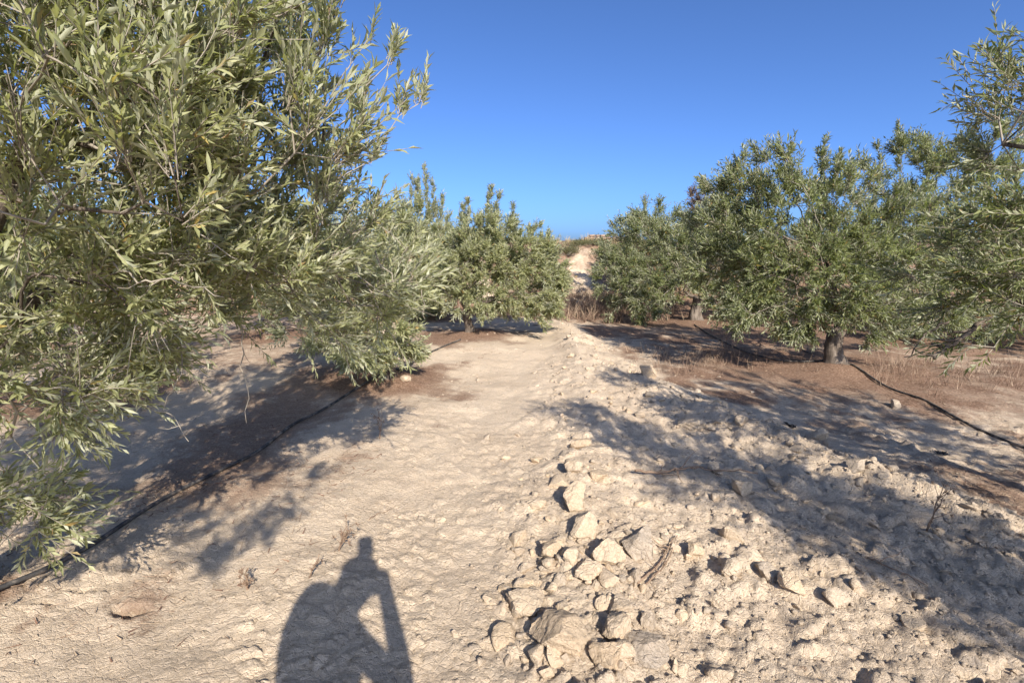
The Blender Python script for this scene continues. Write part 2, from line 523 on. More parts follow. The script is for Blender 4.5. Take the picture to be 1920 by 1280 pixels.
def leaves_geo(base, d, n, L, W, tmpl, rng):
    tv, tt = tmpl
    s = np.cross(n, d)
    k = len(base)
    curv = rng.normal(1.0, 0.9, k)
    lz = tv[:, 2][None, :] * L[:, None] * 0.9
    lz = lz - (curv * L * 0.07)[:, None] * (tv[:, 0] ** 2)[None, :] * 1.6
    v = base[:, None, :] + (tv[:, 0][None, :] * L[:, None])[:, :, None] * d[:, None, :] \
        + (tv[:, 1][None, :] * W[:, None] * 0.5)[:, :, None] * s[:, None, :] + lz[:, :, None] * n[:, None, :]
    t = (np.arange(k) * len(tv))[:, None, None] + tt[None]
    return v.reshape(-1, 3), t.reshape(-1, 3)


def sample_blobs(rng, blobs, n):
    b = np.array(blobs, float)               # cx cy cz rx ry rz weight
    w = b[:, 6] * (b[:, 3] * b[:, 4] * b[:, 5]) ** 0.75
    k = rng.choice(len(b), n, p=w / w.sum())
    d = nrm(rng.standard_normal((n, 3)))
    rr = rng.random(n) ** 0.42
    lump = 1 + 0.16 * np.sin(d @ np.array([3.1, 4.7, 2.2]) * 2.2 + k) + 0.1 * np.sin(d @ np.array([-5.2, 3.3, 6.1]) * 1.7 + 2 * k)
    return b[k, :3] + d * (rr * lump)[:, None] * b[k, 3:6]


LEAF_TEMPLATES = {}


def leaf_part_mesh(key, mat):
    if key in LEAF_TEMPLATES: return LEAF_TEMPLATES[key]
    i = key[1]
    v = LEAF8_V.copy(); v[:, 1] *= 0.5
    v[:, 2] -= 0.11 * (i / 3.0 - 0.6) * v[:, 0] ** 2
    me = make_mesh('olive_leaf', v, LEAF8_T, mat, {'tint': np.full(8, (0.15, 0.4, 0.55, 0.7, 0.88, 0.965)[i])})
    LEAF_TEMPLATES[key] = me
    return me


def make_tree(label, base, blobs, seed, sprouts=(), fork=0.6, trunk_r=0.1, n_attr=350, n_shoots=1200, pairs=9,
              leaf=(0.07, 0.0145), shoot=(0.16, 0.36), tmpl=0, guides=(), mat=None, parts=0, name='olive_tree',
              cat='olive tree', group=None, lean=(0, 0), up=0.32, min_z=0.10, keep_out=None, bare=0, skirt=0.55, lang=0.80, outw=0.55):
    rng = np.random.default_rng(seed)
    mat = mat or M_leaf
    bx, by = base
    bz = float(height(np.array([bx]), np.array([by]))[0])
    root = empty(name, (bx, by, bz))
    tag(root, label, cat, group or 'olive trees of the grove')
    # --- trunk polyline
    nt_ = 9
    tt = np.linspace(0, 1, nt_)
    tp = np.stack([bx + lean[0] * tt ** 1.4 + 0.03 * np.sin(tt * 5 + seed), by + lean[1] * tt ** 1.4 + 0.03 * np.cos(tt * 4 + seed), bz - 0.08 + (fork + 0.08) * tt], 1)
    # --- skeleton by a balanced minimum spanning tree
    pts = sample_blobs(rng, blobs, n_attr)
    spr = []
    for (sx, sy, sz, hh) in sprouts:
        m = max(3, int(hh / 0.11))
        a = np.linspace(0, 1, m)
        wob = rng.normal(0, 0.10, 2)
        spr.append(np.stack([sx + wob[0] * a + rng.normal(0, 0.012, m), sy + wob[1] * a + rng.normal(0, 0.012, m), sz + hh * a], 1))
    if spr: pts = np.concatenate([pts] + spr)
    gz = height(pts[:, 0], pts[:, 1])
    pts = pts[pts[:, 2] > gz + min_z]
    if keep_out is not None:
        pts = pts[np.linalg.norm(pts - np.array(keep_out[:3]), axis=1) > keep_out[3]]
    top = tp[-1]
    order = np.argsort(np.linalg.norm(pts - top, axis=1))
    pts = pts[order]
    cap = 12 * len(pts) + 400
    pos = np.zeros((cap, 3)); par = np.full(cap, -1); plen = np.zeros(cap)
    n = 0
    pos[0] = top; n = 1
    limb_guides = list(guides)
    for g in limb_guides:
        prev = 0
        for q in g:
            q = np.array(q, float)
            pos[n] = q; par[n] = prev; plen[n] = plen[prev] + np.linalg.norm(q - pos[prev]) * 0.6; prev = n; n += 1
    ctr = pts.mean(0)
    for p in pts:
        dd = np.linalg.norm(pos[:n] - p, axis=1)
        cost = dd + 0.42 * plen[:n]
        cost[0] += 0.15
        j = int(np.argmin(cost))
        dist = dd[j]
        m = max(1, int(dist / 0.13))
        perp = np.cross(p - pos[j], rng.standard_normal(3)); perp /= max(np.linalg.norm(perp), 1e-6)
        bow = rng.normal(0, 0.10) * dist
        st, start = pos[j].copy(), plen[j]
        prev = j
        for k in range(1, m + 1):
            a = k / m
            q = st + (p - st) * a + perp * bow * math.sin(math.pi * a) + np.array([0, 0, 0.06 * dist * math.sin(math.pi * a)])
            if k < m: q = q + rng.normal(0, 0.012, 3)
            pos[n] = q; par[n] = prev; plen[n] = start + dist * a; prev = n; n += 1
    pos = pos[:n]; par = par[:n]
    cnt = np.zeros(n); kids = np.bincount(par[1:], minlength=n)
    tips = kids == 0
    cnt[tips] = 1
    for i in range(n - 1, 0, -1): cnt[par[i]] += cnt[i]
    rad = 0.0026 * np.maximum(cnt, 1) ** 0.56
    rad = np.minimum(rad, trunk_r * 0.62)
    # chains
    main = np.full(n, -1); best = np.zeros(n)
    for i in range(1, n):
        if cnt[i] > best[par[i]]: best[par[i]] = cnt[i]; main[par[i]] = i
    limb_of = np.full(n, -1); lid = 0
    for i in range(1, n):
        if par[i] == 0: limb_of[i] = lid; lid += 1
        else: limb_of[i] = limb_of[par[i]]
    limbs = {}
    twigs = MB()
    for i in range(1, n):
        p = par[i]
        if main[p] == i and p != 0: continue
        ch = [p, i]
        while main[ch[-1]] >= 0: ch.append(main[ch[-1]])
        ra = rad[ch].copy(); ra[0] = min(ra[0], rad[i] * 1.25)
        big = rad[i]
        sides = 9 if big > 0.03 else (6 if big > 0.012 else (4 if big > 0.006 else 3))
        v, t = tube(pos[ch], ra, sides, cap=False)
        if big > 0.010:
            limbs.setdefault(limb_of[i], MB()).add(v, t)
        else:
            twigs.add(v, t)
    # trunk mesh with flare and gnarls
    a = np.linspace(0, 2 * math.pi, 20, endpoint=False)
    nz = 16
    ts = np.linspace(0, 1, nz)
    cp_ = np.stack([np.interp(ts, tt, tp[:, k]) for k in range(3)], 1)
    cp_ = np.concatenate([cp_, [cp_[-1] + np.array([lean[0], lean[1], 1.0]) * 0.05]])
    ts = np.append(ts, 1.03)
    pr = trunk_r * (1 + 0.75 * np.exp(-ts * fork / 0.09) + 0.12 * ts ** 3)
    pr[-1] *= 0.6
    wob = np.stack([np.sin(3 * a + seed) * 0.10 + np.sin(5 * a + 2 * seed + 2.0 * z) * 0.07 + np.sin(2 * a - 3 * z + seed) * 0.08 for z in ts])
    R = pr[:, None] * (1 + wob * (1 + 1.2 * np.exp(-ts * fork / 0.08))[:, None]) * (1 + 0.03 * rng.standard_normal(wob.shape))
    tv = cp_[:, None, :] + np.stack([R * np.cos(a), R * np.sin(a), 0 * R], -1)
    i0 = np.arange(len(ts) - 1)[:, None] * 20; j0 = np.arange(20)[None]; j1 = (j0 + 1) % 20
    q = np.stack([i0 + j0, i0 + j1, i0 + 20 + j1, i0 + 20 + j0], -1).reshape(-1, 4)
    tr = np.concatenate([q[:, [0, 1, 2]], q[:, [0, 2, 3]]])
    tvv = np.concatenate([tv.reshape(-1, 3), cp_[-1:]])
    o = (len(ts) - 1) * 20
    tr = np.concatenate([tr, np.stack([o + np.arange(20), o + (np.arange(20) + 1) % 20, np.full(20, len(tvv) - 1)], 1)])
    add_obj('trunk', make_mesh('trunk', tvv, tr, M_bark), root)
    for k, mb in limbs.items():
        add_obj('limb', mb.mesh('limb', M_bark), root)
    # --- leafy shoots
    cand = np.where(rad < 0.0075)[0]; cand = cand[cand > 0]
    w = np.where(tips[cand], 5.0, 1.0)
    if spr:
        sp = np.concatenate(spr)
        near = np.array([np.min(np.abs(pos[c] - sp).sum(1)) < 0.05 for c in cand])
        w = np.where(near, 1.7, w)
    else:
        near = np.zeros(len(cand), bool)
    pick = rng.choice(len(cand), n_shoots, p=w / w.sum())
    nd_ = cand[pick]
    bd = nrm(pos[nd_] - pos[par[nd_]])
    out = nrm(pos[nd_] - ctr)
    low = np.clip((ctr[2] - pos[nd_, 2]) / 0.8, -1, 1)[:, None]
    upv = np.array([0, 0, 1.0])[None] * (up - skirt * np.clip(low, 0, 1))
    sd = nrm(0.5 * bd + outw * out + upv + 0.42 * rng.standard_normal((n_shoots, 3)) + np.where(near[pick], 0.9, 0.0)[:, None] * np.array([0, 0, 1.0]))
    SL = rng.uniform(shoot[0], shoot[1], n_shoots) * np.where(near[pick], 0.6, 1.0)
    o_ = pos[nd_] + rng.normal(0, 0.012, (n_shoots, 3))
    bend = np.array([0, 0, 1.0])[None] * rng.normal(0.05, 0.22, n_shoots)[:, None] + 0.12 * rng.standard_normal((n_shoots, 3))
    ok = (o_ + sd * SL[:, None])[:, 2] > height(o_[:, 0], o_[:, 1]) + 0.03
    if keep_out is not None:
        ok &= np.linalg.norm(o_ + sd * SL[:, None] - np.array(keep_out[:3]), axis=1) > keep_out[3]
    o_, sd, SL, bend = o_[ok], sd[ok], SL[ok], bend[ok]
    S = len(o_)
    ns = 3 if tmpl == 8 else 2
    tk = np.linspace(0, 1, ns)
    path = o_[:, None] + SL[:, None, None] * (sd[:, None] * tk[None, :, None] + bend[:, None] * (tk ** 2)[None, :, None] * 0.5)
    # stems as three-sided prisms, vectorised
    e1 = nrm(np.cross(sd, nrm(rng.standard_normal((S, 3))))); e2 = np.cross(sd, e1)
    a3 = np.array([0, 2.094, 4.189]) if tmpl == 8 else np.array([0, 3.1416])
    m3 = len(a3)
    rr = np.linspace(0.0024, 0.0011, ns)
    sv = path[:, :, None] + rr[None, :, None, None] * (np.cos(a3)[None, None, :, None] * e1[:, None, None] + np.sin(a3)[None, None, :, None] * e2[:, None, None])
    si = (np.arange(S) * m3 * ns)[:, None, None, None] + (np.arange(ns - 1) * m3)[None, :, None, None]
    jj = np.arange(3 if m3 == 3 else 1)[None, None, :, None]; kk = (jj + 1) % m3
    quad = np.concatenate([si + jj, si + kk, si + m3 + kk, si + m3 + jj], -1).reshape(-1, 4)
    twigs.add(sv.reshape(-1, 3), np.concatenate([quad[:, [0, 1, 2]], quad[:, [0, 2, 3]]]))
    add_obj('twigs', twigs.mesh('twigs', M_twig), root)['kind'] = 'stuff'
    # leaves: opposite pairs, each pair turned by a right angle
    K = pairs
    leafy = np.ones(S, bool)
    if bare: leafy = rng.random(S) > bare
    tl = np.linspace(0.14, 1.0, K)
    lp = o_[:, None] + SL[:, None, None] * (sd[:, None] * tl[None, :, None] + bend[:, None] * (tl ** 2)[None, :, None] * 0.5)
    ld = nrm(sd[:, None] + bend[:, None] * tl[None, :, None])
    ang = rng.uniform(0, 6.28, (S, 1)) + np.arange(K)[None] * 1.5708 + rng.normal(0, 0.3, (S, K))
    side = np.cos(ang)[..., None] * e1[:, None] + np.sin(ang)[..., None] * e2[:, None]
    B, D, NN = [], [], []
    for sg in (1, -1):
        ph = np.clip(rng.normal(lang, 0.24, (S, K)) - 0.42 * tl[None] ** 2, 0.15, 1.5)
        d = nrm(np.cos(ph)[..., None] * ld + sg * np.sin(ph)[..., None] * side + 0.10 * rng.standard_normal((S, K, 3)) + np.array([0, 0, -0.06]))
        nn = ld - (ld * d).sum(-1, keepdims=True) * d + 0.28 * rng.standard_normal((S, K, 3)) + np.array([0, 0, 0.12])
        nn = nrm(nn - (nn * d).sum(-1, keepdims=True) * d)
        keep = (rng.random((S, K)) < 0.93) & leafy[:, None]
        B.append(lp[keep]); D.append(d[keep]); NN.append(nn[keep])
    B = np.concatenate(B); D = np.concatenate(D); NN = np.concatenate(NN)
    k = len(B)
    LL = leaf[0] * np.clip(rng.normal(1, 0.2, k), 0.5, 1.5); WW = leaf[1] * np.clip(rng.normal(1, 0.18, k), 0.6, 1.5)
    tint = np.clip(rng.normal(0.46, 0.26, k), 0, 0.93)
    yel = rng.random(k) < 0.014
    tint[yel] = rng.uniform(0.95, 1.0, yel.sum())
    if parts:
        # the leaves that show largest become objects of their own
        rel = B + D * LL[:, None] * 0.5 - np.array([0, 0, CAM_H])
        dep = rel[:, 1] * CP - rel[:, 2] * SP
        xx = rel[:, 0] / np.maximum(dep, 1e-3); yy = (rel[:, 2] * CP + rel[:, 1] * SP) / np.maximum(dep, 1e-3)
        vis = (dep > 0.3) & (np.abs(xx) < 0.97) & (np.abs(yy) < 0.64)
        score = np.where(vis, LL / np.maximum(dep, 1e-3), 0)
        sel = np.argsort(-score)[:parts]
        for i in sel:
            ti = int(np.argmin(np.abs(np.array((0.15, 0.4, 0.55, 0.7, 0.88, 0.965)) - tint[i])))
            s = np.cross(NN[i], D[i])
            m4 = Matrix((
                (D[i][0] * LL[i], s[0] * WW[i], NN[i][0] * LL[i], B[i][0]),
                (D[i][1] * LL[i], s[1] * WW[i], NN[i][1] * LL[i], B[i][1]),
                (D[i][2] * LL[i], s[2] * WW[i], NN[i][2] * LL[i], B[i][2]),
                (0, 0, 0, 1)))
            add_obj('leaf', leaf_part_mesh((mat.name, ti), mat), root, m4)
        msk = np.ones(k, bool); msk[sel] = False
        B, D, NN, LL, WW, tint = B[msk], D[msk], NN[msk], LL[msk], WW[msk], tint[msk]
    tm = (LEAF4_V, LEAF4_T) if tmpl == 8 else (LEAF2_V, LEAF2_T)
    v, t = leaves_geo(B, D, NN, LL, WW, tm, rng)
    me = make_mesh('crown', v, t, mat, {'tint': np.repeat(tint, len(tm[0]))}, smooth=False)
    c = add_obj('crown', me, root)
    c['kind'] = 'stuff'
    return root


def bl(px, py, Y, r, rz=None, ry=None, w=1.0):
    p = P(px, py, Y)
    return (*p, r, ry or r, rz or r, w)


def sprout(px, py0, py1, Y):
    a = P(px, py0, Y); b = P(px, py1, Y)
    return (a[0], a[1], a[2], b[2] - a[2])


def shade(px, py, z, r, rz=None):
    """crown lump at height z whose shade falls on the ground at photo pixel (px, py)"""
    g = G(px, py)
    k = z / math.tan(SUN_EL)
    return (g[0] + k * math.sin(SUN_AZ), g[1] + k * math.cos(SUN_AZ), z, r, r, rz or r * .8, 1.0)


T = {}
T['L0'] = (-2.55, 2.05)
T['R0'] = (4.15, 2.25)
T['RB'] = (2.9, -0.55)
T['R1'] = tuple(G(1560, 690)); T['R2'] = tuple(G(1305, 601))
T['L1'] = tuple(G(722, 716)); T['L2'] = tuple(G(878, 632))
T['L3'] = (-2.1, 12.6)
T['R1b'] = (7.9, 9.6); T['R3'] = (3.7, 15.6); T['R4'] = (8.3, 13.2); T['RBr'] = (7.6, 19.5)
T['R5'] = (10.2, 8.0); T['R6'] = (6.9, 16.8); T['LA'] = (-5.1, 5.7); T['LB'] = (-4.7, 9.9); T['LC'] = (-4.4, 14.2); T['LD'] = (-8.3, 8.4); T['RA'] = (11.3, 11.0)
for k_, r_ in (('L0', 0.3), ('R0', 1.7), ('R1', 2.2), ('R2', 2.2), ('L1', 1.2), ('L2', 1.4), ('L3', 1.3), ('R1b', 1.8), ('R3', 1.4), ('R4', 1.8),
               ('LA', 1.4), ('LB', 1.5), ('LC', 1.4), ('LD', 1.5), ('RA', 1.5), ('R5', 1.6), ('R6', 1.6)):
    TRUNKS.append((T[k_][0], T[k_][1], r_))

build_ground()
print('ground', round(time.time() - T0, 1))

# near tree on the left
l0_root = make_tree('large olive tree filling the left side, with hanging grey-green branches', T['L0'],
          [bl(230, 190, 1.85, .60), bl(400, 330, 2.2, .56), bl(580, 460, 2.6, .40), bl(200, 460, 2.1, .60), bl(80, 610, 2.2, .46),
           bl(-30, 930, 1.9, .22), bl(290, 130, 2.2, .52, None, None, .7), bl(430, 190, 2.3, .36, None, None, .45), bl(530, 240, 2.4, .30, None, None, .30), bl(690, 530, 2.8, .30, .24), bl(400, 480, 2.5, .42),
           bl(640, 590, 2.8, .24, .14), bl(230, 680, 2.3, .22, .18), bl(60, 100, 1.8, .6), bl(110, 760, 2.3, .22, .14),
           (-2.7, 1.4, 1.95, 1.0, 1.0, .9, 1), (-2.4, .75, 2.25, .9, .8, .8, .8), (-2.0, 2.3, 2.65, .8, .8, .6, 1), (-3.3, 2.4, 1.9, .8, .8, .8, .6),
           shade(300, 985, 2.2, .30), shade(420, 1015, 2.4, .22), shade(600, 900, 2.6, .26), shade(690, 825, 2.7, .22), shade(470, 900, 2.3, .34), shade(150, 1000, 2.1, .4)],
          11, sprouts=[sprout(560, 60, -40, 2.2), sprout(590, 130, 40, 2.3), sprout(690, 240, 165, 2.35), sprout(650, 220, 110, 2.3), sprout(690, 300, 200, 2.5), sprout(610, 180, 60, 2.35), sprout(520, 40, -60, 2.2), sprout(760, 470, 410, 2.8), sprout(640, 330, 270, 2.5)],
          fork=0.85, trunk_r=0.11, lean=(0.2, -0.05), n_attr=1200, n_shoots=8800, pairs=9, leaf=(0.051, 0.0122), shoot=(0.10, 0.30), mat=M_pale_lit, tmpl=8,
          guides=[[P(-120, 560, 2.0), P(-30, 440, 2.0), P(10, 360, 2.0), P(60, 250, 2.0)],
                  [P(60, 560, 2.3), P(250, 480, 2.4), P(420, 430, 2.5), P(560, 430, 2.6)],
                  [(-2.7, 1.6, 1.2), (-2.65, 1.3, 1.6)]],
          parts=300, keep_out=(0.1, 0.2, 1.8, 0.95), bare=0.10, up=0.85, skirt=0.5, lang=0.62, outw=0.28, group='olive trees beside the camera')
# near tree on the right
r0_root = make_tree('olive tree reaching into the right edge with dark shaded leaves', T['R0'],
          [bl(1895, 180, 2.7, .22, .20), bl(1845, 225, 2.8, .15, .10), bl(1935, 260, 2.7, .22), bl(1785, 240, 2.9, .08, .04), bl(1890, 480, 2.6, .26, .22), bl(1790, 545, 2.75, .22, .14), bl(1910, 590, 2.55, .24),
           bl(1700, 535, 2.9, .14, .08), bl(1990, 420, 2.5, .3), bl(1880, 400, 2.7, .16, .1),
           (3.7, 2.2, 1.65, .7, .7, .7, 1), (4.3, 2.2, 1.9, .9, .9, .8, 1), (3.7, 1.5, 2.0, .7, .7, .6, 1), (3.3, 1.8, 2.3, .4, .4, .35, 1), bl(1940, 790, 2.7, .12, .10)],
          12, fork=0.6, trunk_r=0.12, lean=(-0.1, 0.0), n_attr=560, n_shoots=2600, pairs=9, leaf=(0.052, 0.0108), shoot=(0.11, 0.27), tmpl=8,
          guides=[[(3.7, 2.4, 1.1), P(1900, 560, 2.7), P(1800, 560, 2.75)], [(3.7, 2.4, 1.4), (3.2, 2.5, 2.0), P(1880, 270, 2.7)]],
          parts=150, group='olive trees beside the camera')
# behind the camera, its shade falls across the right of the track
make_tree('olive tree standing behind the viewpoint, seen only by its shade on the clods', T['RB'],
          [shade(1110, 785, 2.75, .34, .25), shade(1200, 830, 2.4, .36), shade(1310, 870, 2.65, .40), shade(1430, 920, 2.3, .40), shade(1560, 960, 2.5, .42), shade(1690, 1020, 2.2, .40), shade(1840, 1080, 2.45, .45), shade(1980, 1180, 2.1, .5)],
          13, fork=0.7, trunk_r=0.12, n_attr=300, n_shoots=1000, pairs=9, leaf=(0.068, 0.016), group='olive trees beside the camera')
# right row
make_tree('bushy olive tree with thick pale trunk where the black pipe meets it', T['R1'],
          [bl(1420, 400, 7.0, .72), bl(1560, 430, 7.2, .78), bl(1680, 440, 7.3, .66), bl(1490, 510, 6.7, .62), bl(1620, 530, 6.8, .6), bl(1400, 590, 6.6, .22, .2),
           bl(1350, 470, 7.4, .5), bl(1440, 350, 7.2, .42), bl(1400, 510, 6.9, .5), bl(1540, 575, 6.9, .5, .28), bl(1690, 560, 7.0, .5, .36), bl(1470, 585, 7.0, .42, .24), bl(1650, 600, 7.1, .4, .2), bl(1760, 520, 7.4, .5), bl(1500, 606, 6.9, .34, .14), bl(1625, 612, 7.0, .34, .14), bl(1420, 560, 6.9, .4, .25)],
          21, sprouts=[sprout(1545, 380, 275, 7.2), sprout(1480, 360, 290, 7.2), sprout(1380, 370, 305, 7.2), sprout(1570, 370, 300, 7.2), sprout(1600, 380, 310, 7.3)],
          fork=0.42, trunk_r=0.108, n_attr=680, n_shoots=5100, pairs=8, leaf=(0.068, 0.0165), shoot=(0.12, 0.28), group='right row of olive trees')
make_tree('olive tree with dark forked trunk behind the reddish weeds', T['R2'],
          [bl(1290, 480, 12.3, .9), bl(1220, 500, 12.0, .9), bl(1170, 500, 12.2, .6), bl(1205, 450, 12.4, .62), bl(1345, 440, 12.6, .85), bl(1225, 560, 11.8, .6, .45), bl(1165, 560, 12.0, .42), bl(1380, 500, 12.4, .7), bl(1290, 550, 12.0, .6, .4), bl(1370, 560, 12.2, .5, .35), bl(1195, 590, 11.6, .4, .2), bl(1142, 520, 12.1, .32, .4)],
          22, sprouts=[sprout(1215, 440, 392, 12.3), sprout(1330, 400, 365, 12.4)], fork=0.5, trunk_r=0.12, n_attr=420, n_shoots=4000, pairs=7, leaf=(0.075, 0.0190), shoot=(0.14, 0.30), group='right row of olive trees')
make_tree('tall light green olive tree showing above and beyond the thick-trunked tree', T['R1b'],
          [bl(1690, 330, 9.5, .62), bl(1760, 400, 9.6, .85), bl(1860, 400, 9.4, .9), bl(1660, 470, 9.6, .7), bl(1780, 520, 9.6, .8), bl(1720, 290, 9.6, .3), bl(1900, 520, 9.6, .9), bl(1740, 590, 9.2, .7, .35), bl(1860, 590, 9.2, .8, .4), bl(1800, 330, 9.4, .6), bl(1890, 300, 9.4, .75), bl(1760, 300, 9.5, .4), bl(1690, 600, 9.3, .5, .25)],
          23, sprouts=[sprout(1690, 310, 248, 9.5), sprout(1650, 340, 280, 9.5), sprout(1740, 330, 275, 9.6)], fork=0.55, trunk_r=0.13, n_attr=380, n_shoots=4000, pairs=7,
          leaf=(0.072, 0.0170), shoot=(0.14, 0.30), group='right row of olive trees')
make_tree('last olive tree at the foot of the eroded bank', T['R3'],
          [bl(1200, 455, 15.4, .8), bl(1240, 440, 15.5, .9), bl(1165, 480, 15.4, .6), bl(1220, 500, 15.4, .9)],
          24, sprouts=[sprout(1225, 420, 388, 15.4)], fork=0.5, trunk_r=0.12, n_attr=240, n_shoots=2400, pairs=7, leaf=(0.08, 0.020), group='right row of olive trees')
make_tree('olive tree in the second row seen past the thick trunk', T['R4'],
          [bl(1540, 480, 13.2, 1.0), bl(1600, 450, 13.2, 1.0), bl(1640, 510, 13, 1.0), bl(1480, 500, 13.4, .9), bl(1560, 560, 13, 1.0, .5), bl(1440, 540, 13.2, .8), bl(1700, 540, 13, 1.0)],
          25, fork=0.55, trunk_r=0.12, n_attr=240, n_shoots=1900, pairs=7, leaf=(0.08, 0.020), group='right row of olive trees')
make_tree('withered brown tree rising behind the right row', T['RBr'],
          [bl(1318, 385, 19.5, .62), bl(1335, 430, 19.5, .9), bl(1300, 420, 19.5, .6)],
          26, fork=1.1, trunk_r=0.10, n_attr=180, n_shoots=1300, pairs=7, leaf=(0.07, 0.022), mat=M_brown, name='withered_tree', cat='tree', group='trees on the bank')
make_tree('olive tree far out on the right beyond the second row', T['RA'],
          [(11.0, 11, 1.6, 1.2, 1.2, .9, 1), (11.8, 11, 1.9, 1.1, 1.1, .9, 1), (10.4, 10.8, 1.3, .8, .8, .7, 1)], 27, fork=0.5, trunk_r=0.12, n_attr=180, n_shoots=900, pairs=7, leaf=(0.08, 0.020), group='right row of olive trees')
for key_, sd_, lb_ in (('R5', 28, 'olive tree half hidden behind the foliage at the right edge'), ('R6', 29, 'olive tree at the bank seen between the dark forked trunk and the thick one')):
    x_, y_ = T[key_]
    make_tree(lb_, (x_, y_), [(x_, y_, 1.4, 1.3, 1.2, .8, 1), (x_ - .9, y_ - .4, .9, .8, .7, .5, 1), (x_ + .8, y_ + .2, 1.2, .8, .8, .7, 1), (x_ - .2, y_, 2.1, .8, .8, .5, 1), (x_ + .4, y_ - .7, .8, .8, .6, .45, 1)],
              sd_, fork=0.5, trunk_r=0.11, n_attr=230, n_shoots=1700, pairs=7, leaf=(0.078, 0.0185), group='right row of olive trees')
# left row
make_tree('low olive tree with leafy suckers round its base where the pipe ends', T['L1'],
          [bl(705, 560, 6.3, .58), bl(640, 560, 6.5, .65), bl(730, 500, 6.4, .5), bl(600, 500, 6.7, .6), bl(690, 652, 6.1, .5, .14, .35), bl(740, 640, 6.3, .3, .25), bl(620, 645, 6.2, .25, .12)],
          31, mat=M_pale_lit, fork=0.3, trunk_r=0.085, n_attr=360, n_shoots=3000, pairs=8, leaf=(0.066, 0.0160), shoot=(0.12, 0.26), min_z=0.22, group='left row of olive trees')
make_tree('round sunlit olive tree with short pale trunk left of the track', T['L2'],
          [bl(900, 500, 9.8, .72), bl(980, 515, 9.7, .66), bl(850, 515, 9.7, .6), bl(930, 455, 9.9, .52), bl(1000, 560, 9.6, .42, .36), bl(835, 550, 9.7, .36, .28), bl(950, 556, 9.6, .40, .30), bl(820, 490, 9.9, .45), bl(1030, 520, 9.9, .34), bl(900, 568, 9.5, .5, .16), bl(1000, 470, 9.8, .4), bl(870, 460, 9.8, .45), bl(1035, 575, 9.7, .25, .18)],
          32, mat=M_pale_lit, sprouts=[sprout(910, 440, 360, 9.8), sprout(890, 440, 385, 9.8), sprout(962, 450, 395, 9.8), sprout(1015, 470, 428, 9.8), sprout(865, 450, 395, 9.8), sprout(920, 430, 375, 9.9), sprout(985, 460, 425, 9.8)],
          fork=0.42, trunk_r=0.075, n_attr=540, n_shoots=5000, pairs=8, leaf=(0.070, 0.0170), shoot=(0.12, 0.26), group='left row of olive trees')
make_tree('olive tree with tall upright sprouts behind the round sunlit one', T['L3'],
          [bl(790, 430, 12.5, .6), bl(765, 470, 12.5, .8), bl(825, 480, 12.6, .7), bl(790, 540, 12.5, .9)],
          33, mat=M_pale_lit, sprouts=[sprout(805, 420, 318, 12.5), sprout(772, 420, 338, 12.5), sprout(790, 420, 345, 12.5), sprout(826, 430, 375, 12.5), sprout(758, 430, 365, 12.5), sprout(815, 420, 350, 12.6), sprout(782, 410, 350, 12.6)],
          fork=0.55, trunk_r=0.10, n_attr=320, n_shoots=3200, pairs=7, leaf=(0.075, 0.0180), shoot=(0.14, 0.28), group='left row of olive trees')
for key_, sd_, lb_ in (('LA', 34, 'olive tree in the row beyond the large left tree'), ('LB', 35, 'olive tree far left, next one beyond in the outer row'),
                       ('LC', 36, 'olive tree close to the foot of the bank on the far left'), ('LD', 37, 'outermost olive tree on the far left side')):
    x_, y_ = T[key_]
    make_tree(lb_, (x_, y_), [(x_, y_, 1.5, 1.15, 1.15, .85, 1), (x_ + .7, y_ - .4, 1.2, .7, .7, .6, 1), (x_ - .7, y_ + .3, 1.3, .8, .8, .7, 1), (x_ + .2, y_ + .2, 2.1, .7, .7, .5, 1), (x_ - .1, y_ - .8, 1.0, .6, .6, .45, 1)],
              sd_, fork=0.5, trunk_r=0.11, n_attr=240, n_shoots=1200, pairs=7, leaf=(0.078, 0.0185), group='outer left row of olive trees')
def extra_twig(root, pts, r0, r1, name, mat, seed):
    rng = np.random.default_rng(seed)
    p = np.array(pts, float)
    t = np.linspace(0, len(p) - 1, 14)
    q = np.stack([np.interp(t, np.arange(len(p)), p[:, k]) for k in range(3)], 1) + rng.normal(0, .006, (14, 3))
    mb = MB(); v, tt = tube(q, np.linspace(r0, r1, 14), 6); mb.add(v, tt)
    for i in (4, 7, 9, 11):
        d = nrm(np.array([rng.normal(), rng.normal(), -0.2])[None])[0]
        L = rng.uniform(.04, .12)
        v, tt = tube(np.stack([q[i], q[i] + d * L * .5 + [0, 0, -.01], q[i] + d * L]), [r1 * 1.1, r1 * .8, r1 * .5], 4); mb.add(v, tt)
    add_obj(name, mb.mesh(name, mat), root)


extra_twig(l0_root, [P(470, 540, 2.5), P(452, 610, 2.45), P(460, 700, 2.4), P(463, 790, 2.4)], .004, .0016, 'bare_twig', M_twig, 1)
extra_twig(l0_root, [P(330, 600, 2.3), P(345, 690, 2.2), P(310, 760, 2.15), P(355, 832, 2.1)], .004, .0016, 'bare_twig', M_twig, 2)
extra_twig(l0_root, [P(700, 470, 2.7), P(740, 530, 2.7), P(790, 540, 2.7), P(800, 600, 2.7)], .0035, .0014, 'bare_twig', M_twig, 3)
extra_twig(l0_root, [P(200, 480, 1.75), P(260, 530, 1.7), P(330, 520, 1.7), P(420, 560, 1.75)], .004, .0016, 'bare_twig', M_twig, 4)
extra_twig(l0_root, [P(350, 400, 1.9), P(380, 440, 1.85), P(450, 490, 1.9)], .004, .0016, 'bare_twig', M_twig, 5)
extra_twig(l0_root, [P(560, 150, 2.2), P(600, 90, 2.2), P(617, 36, 2.2)], .0035, .0014, 'bare_twig', M_twig, 6)
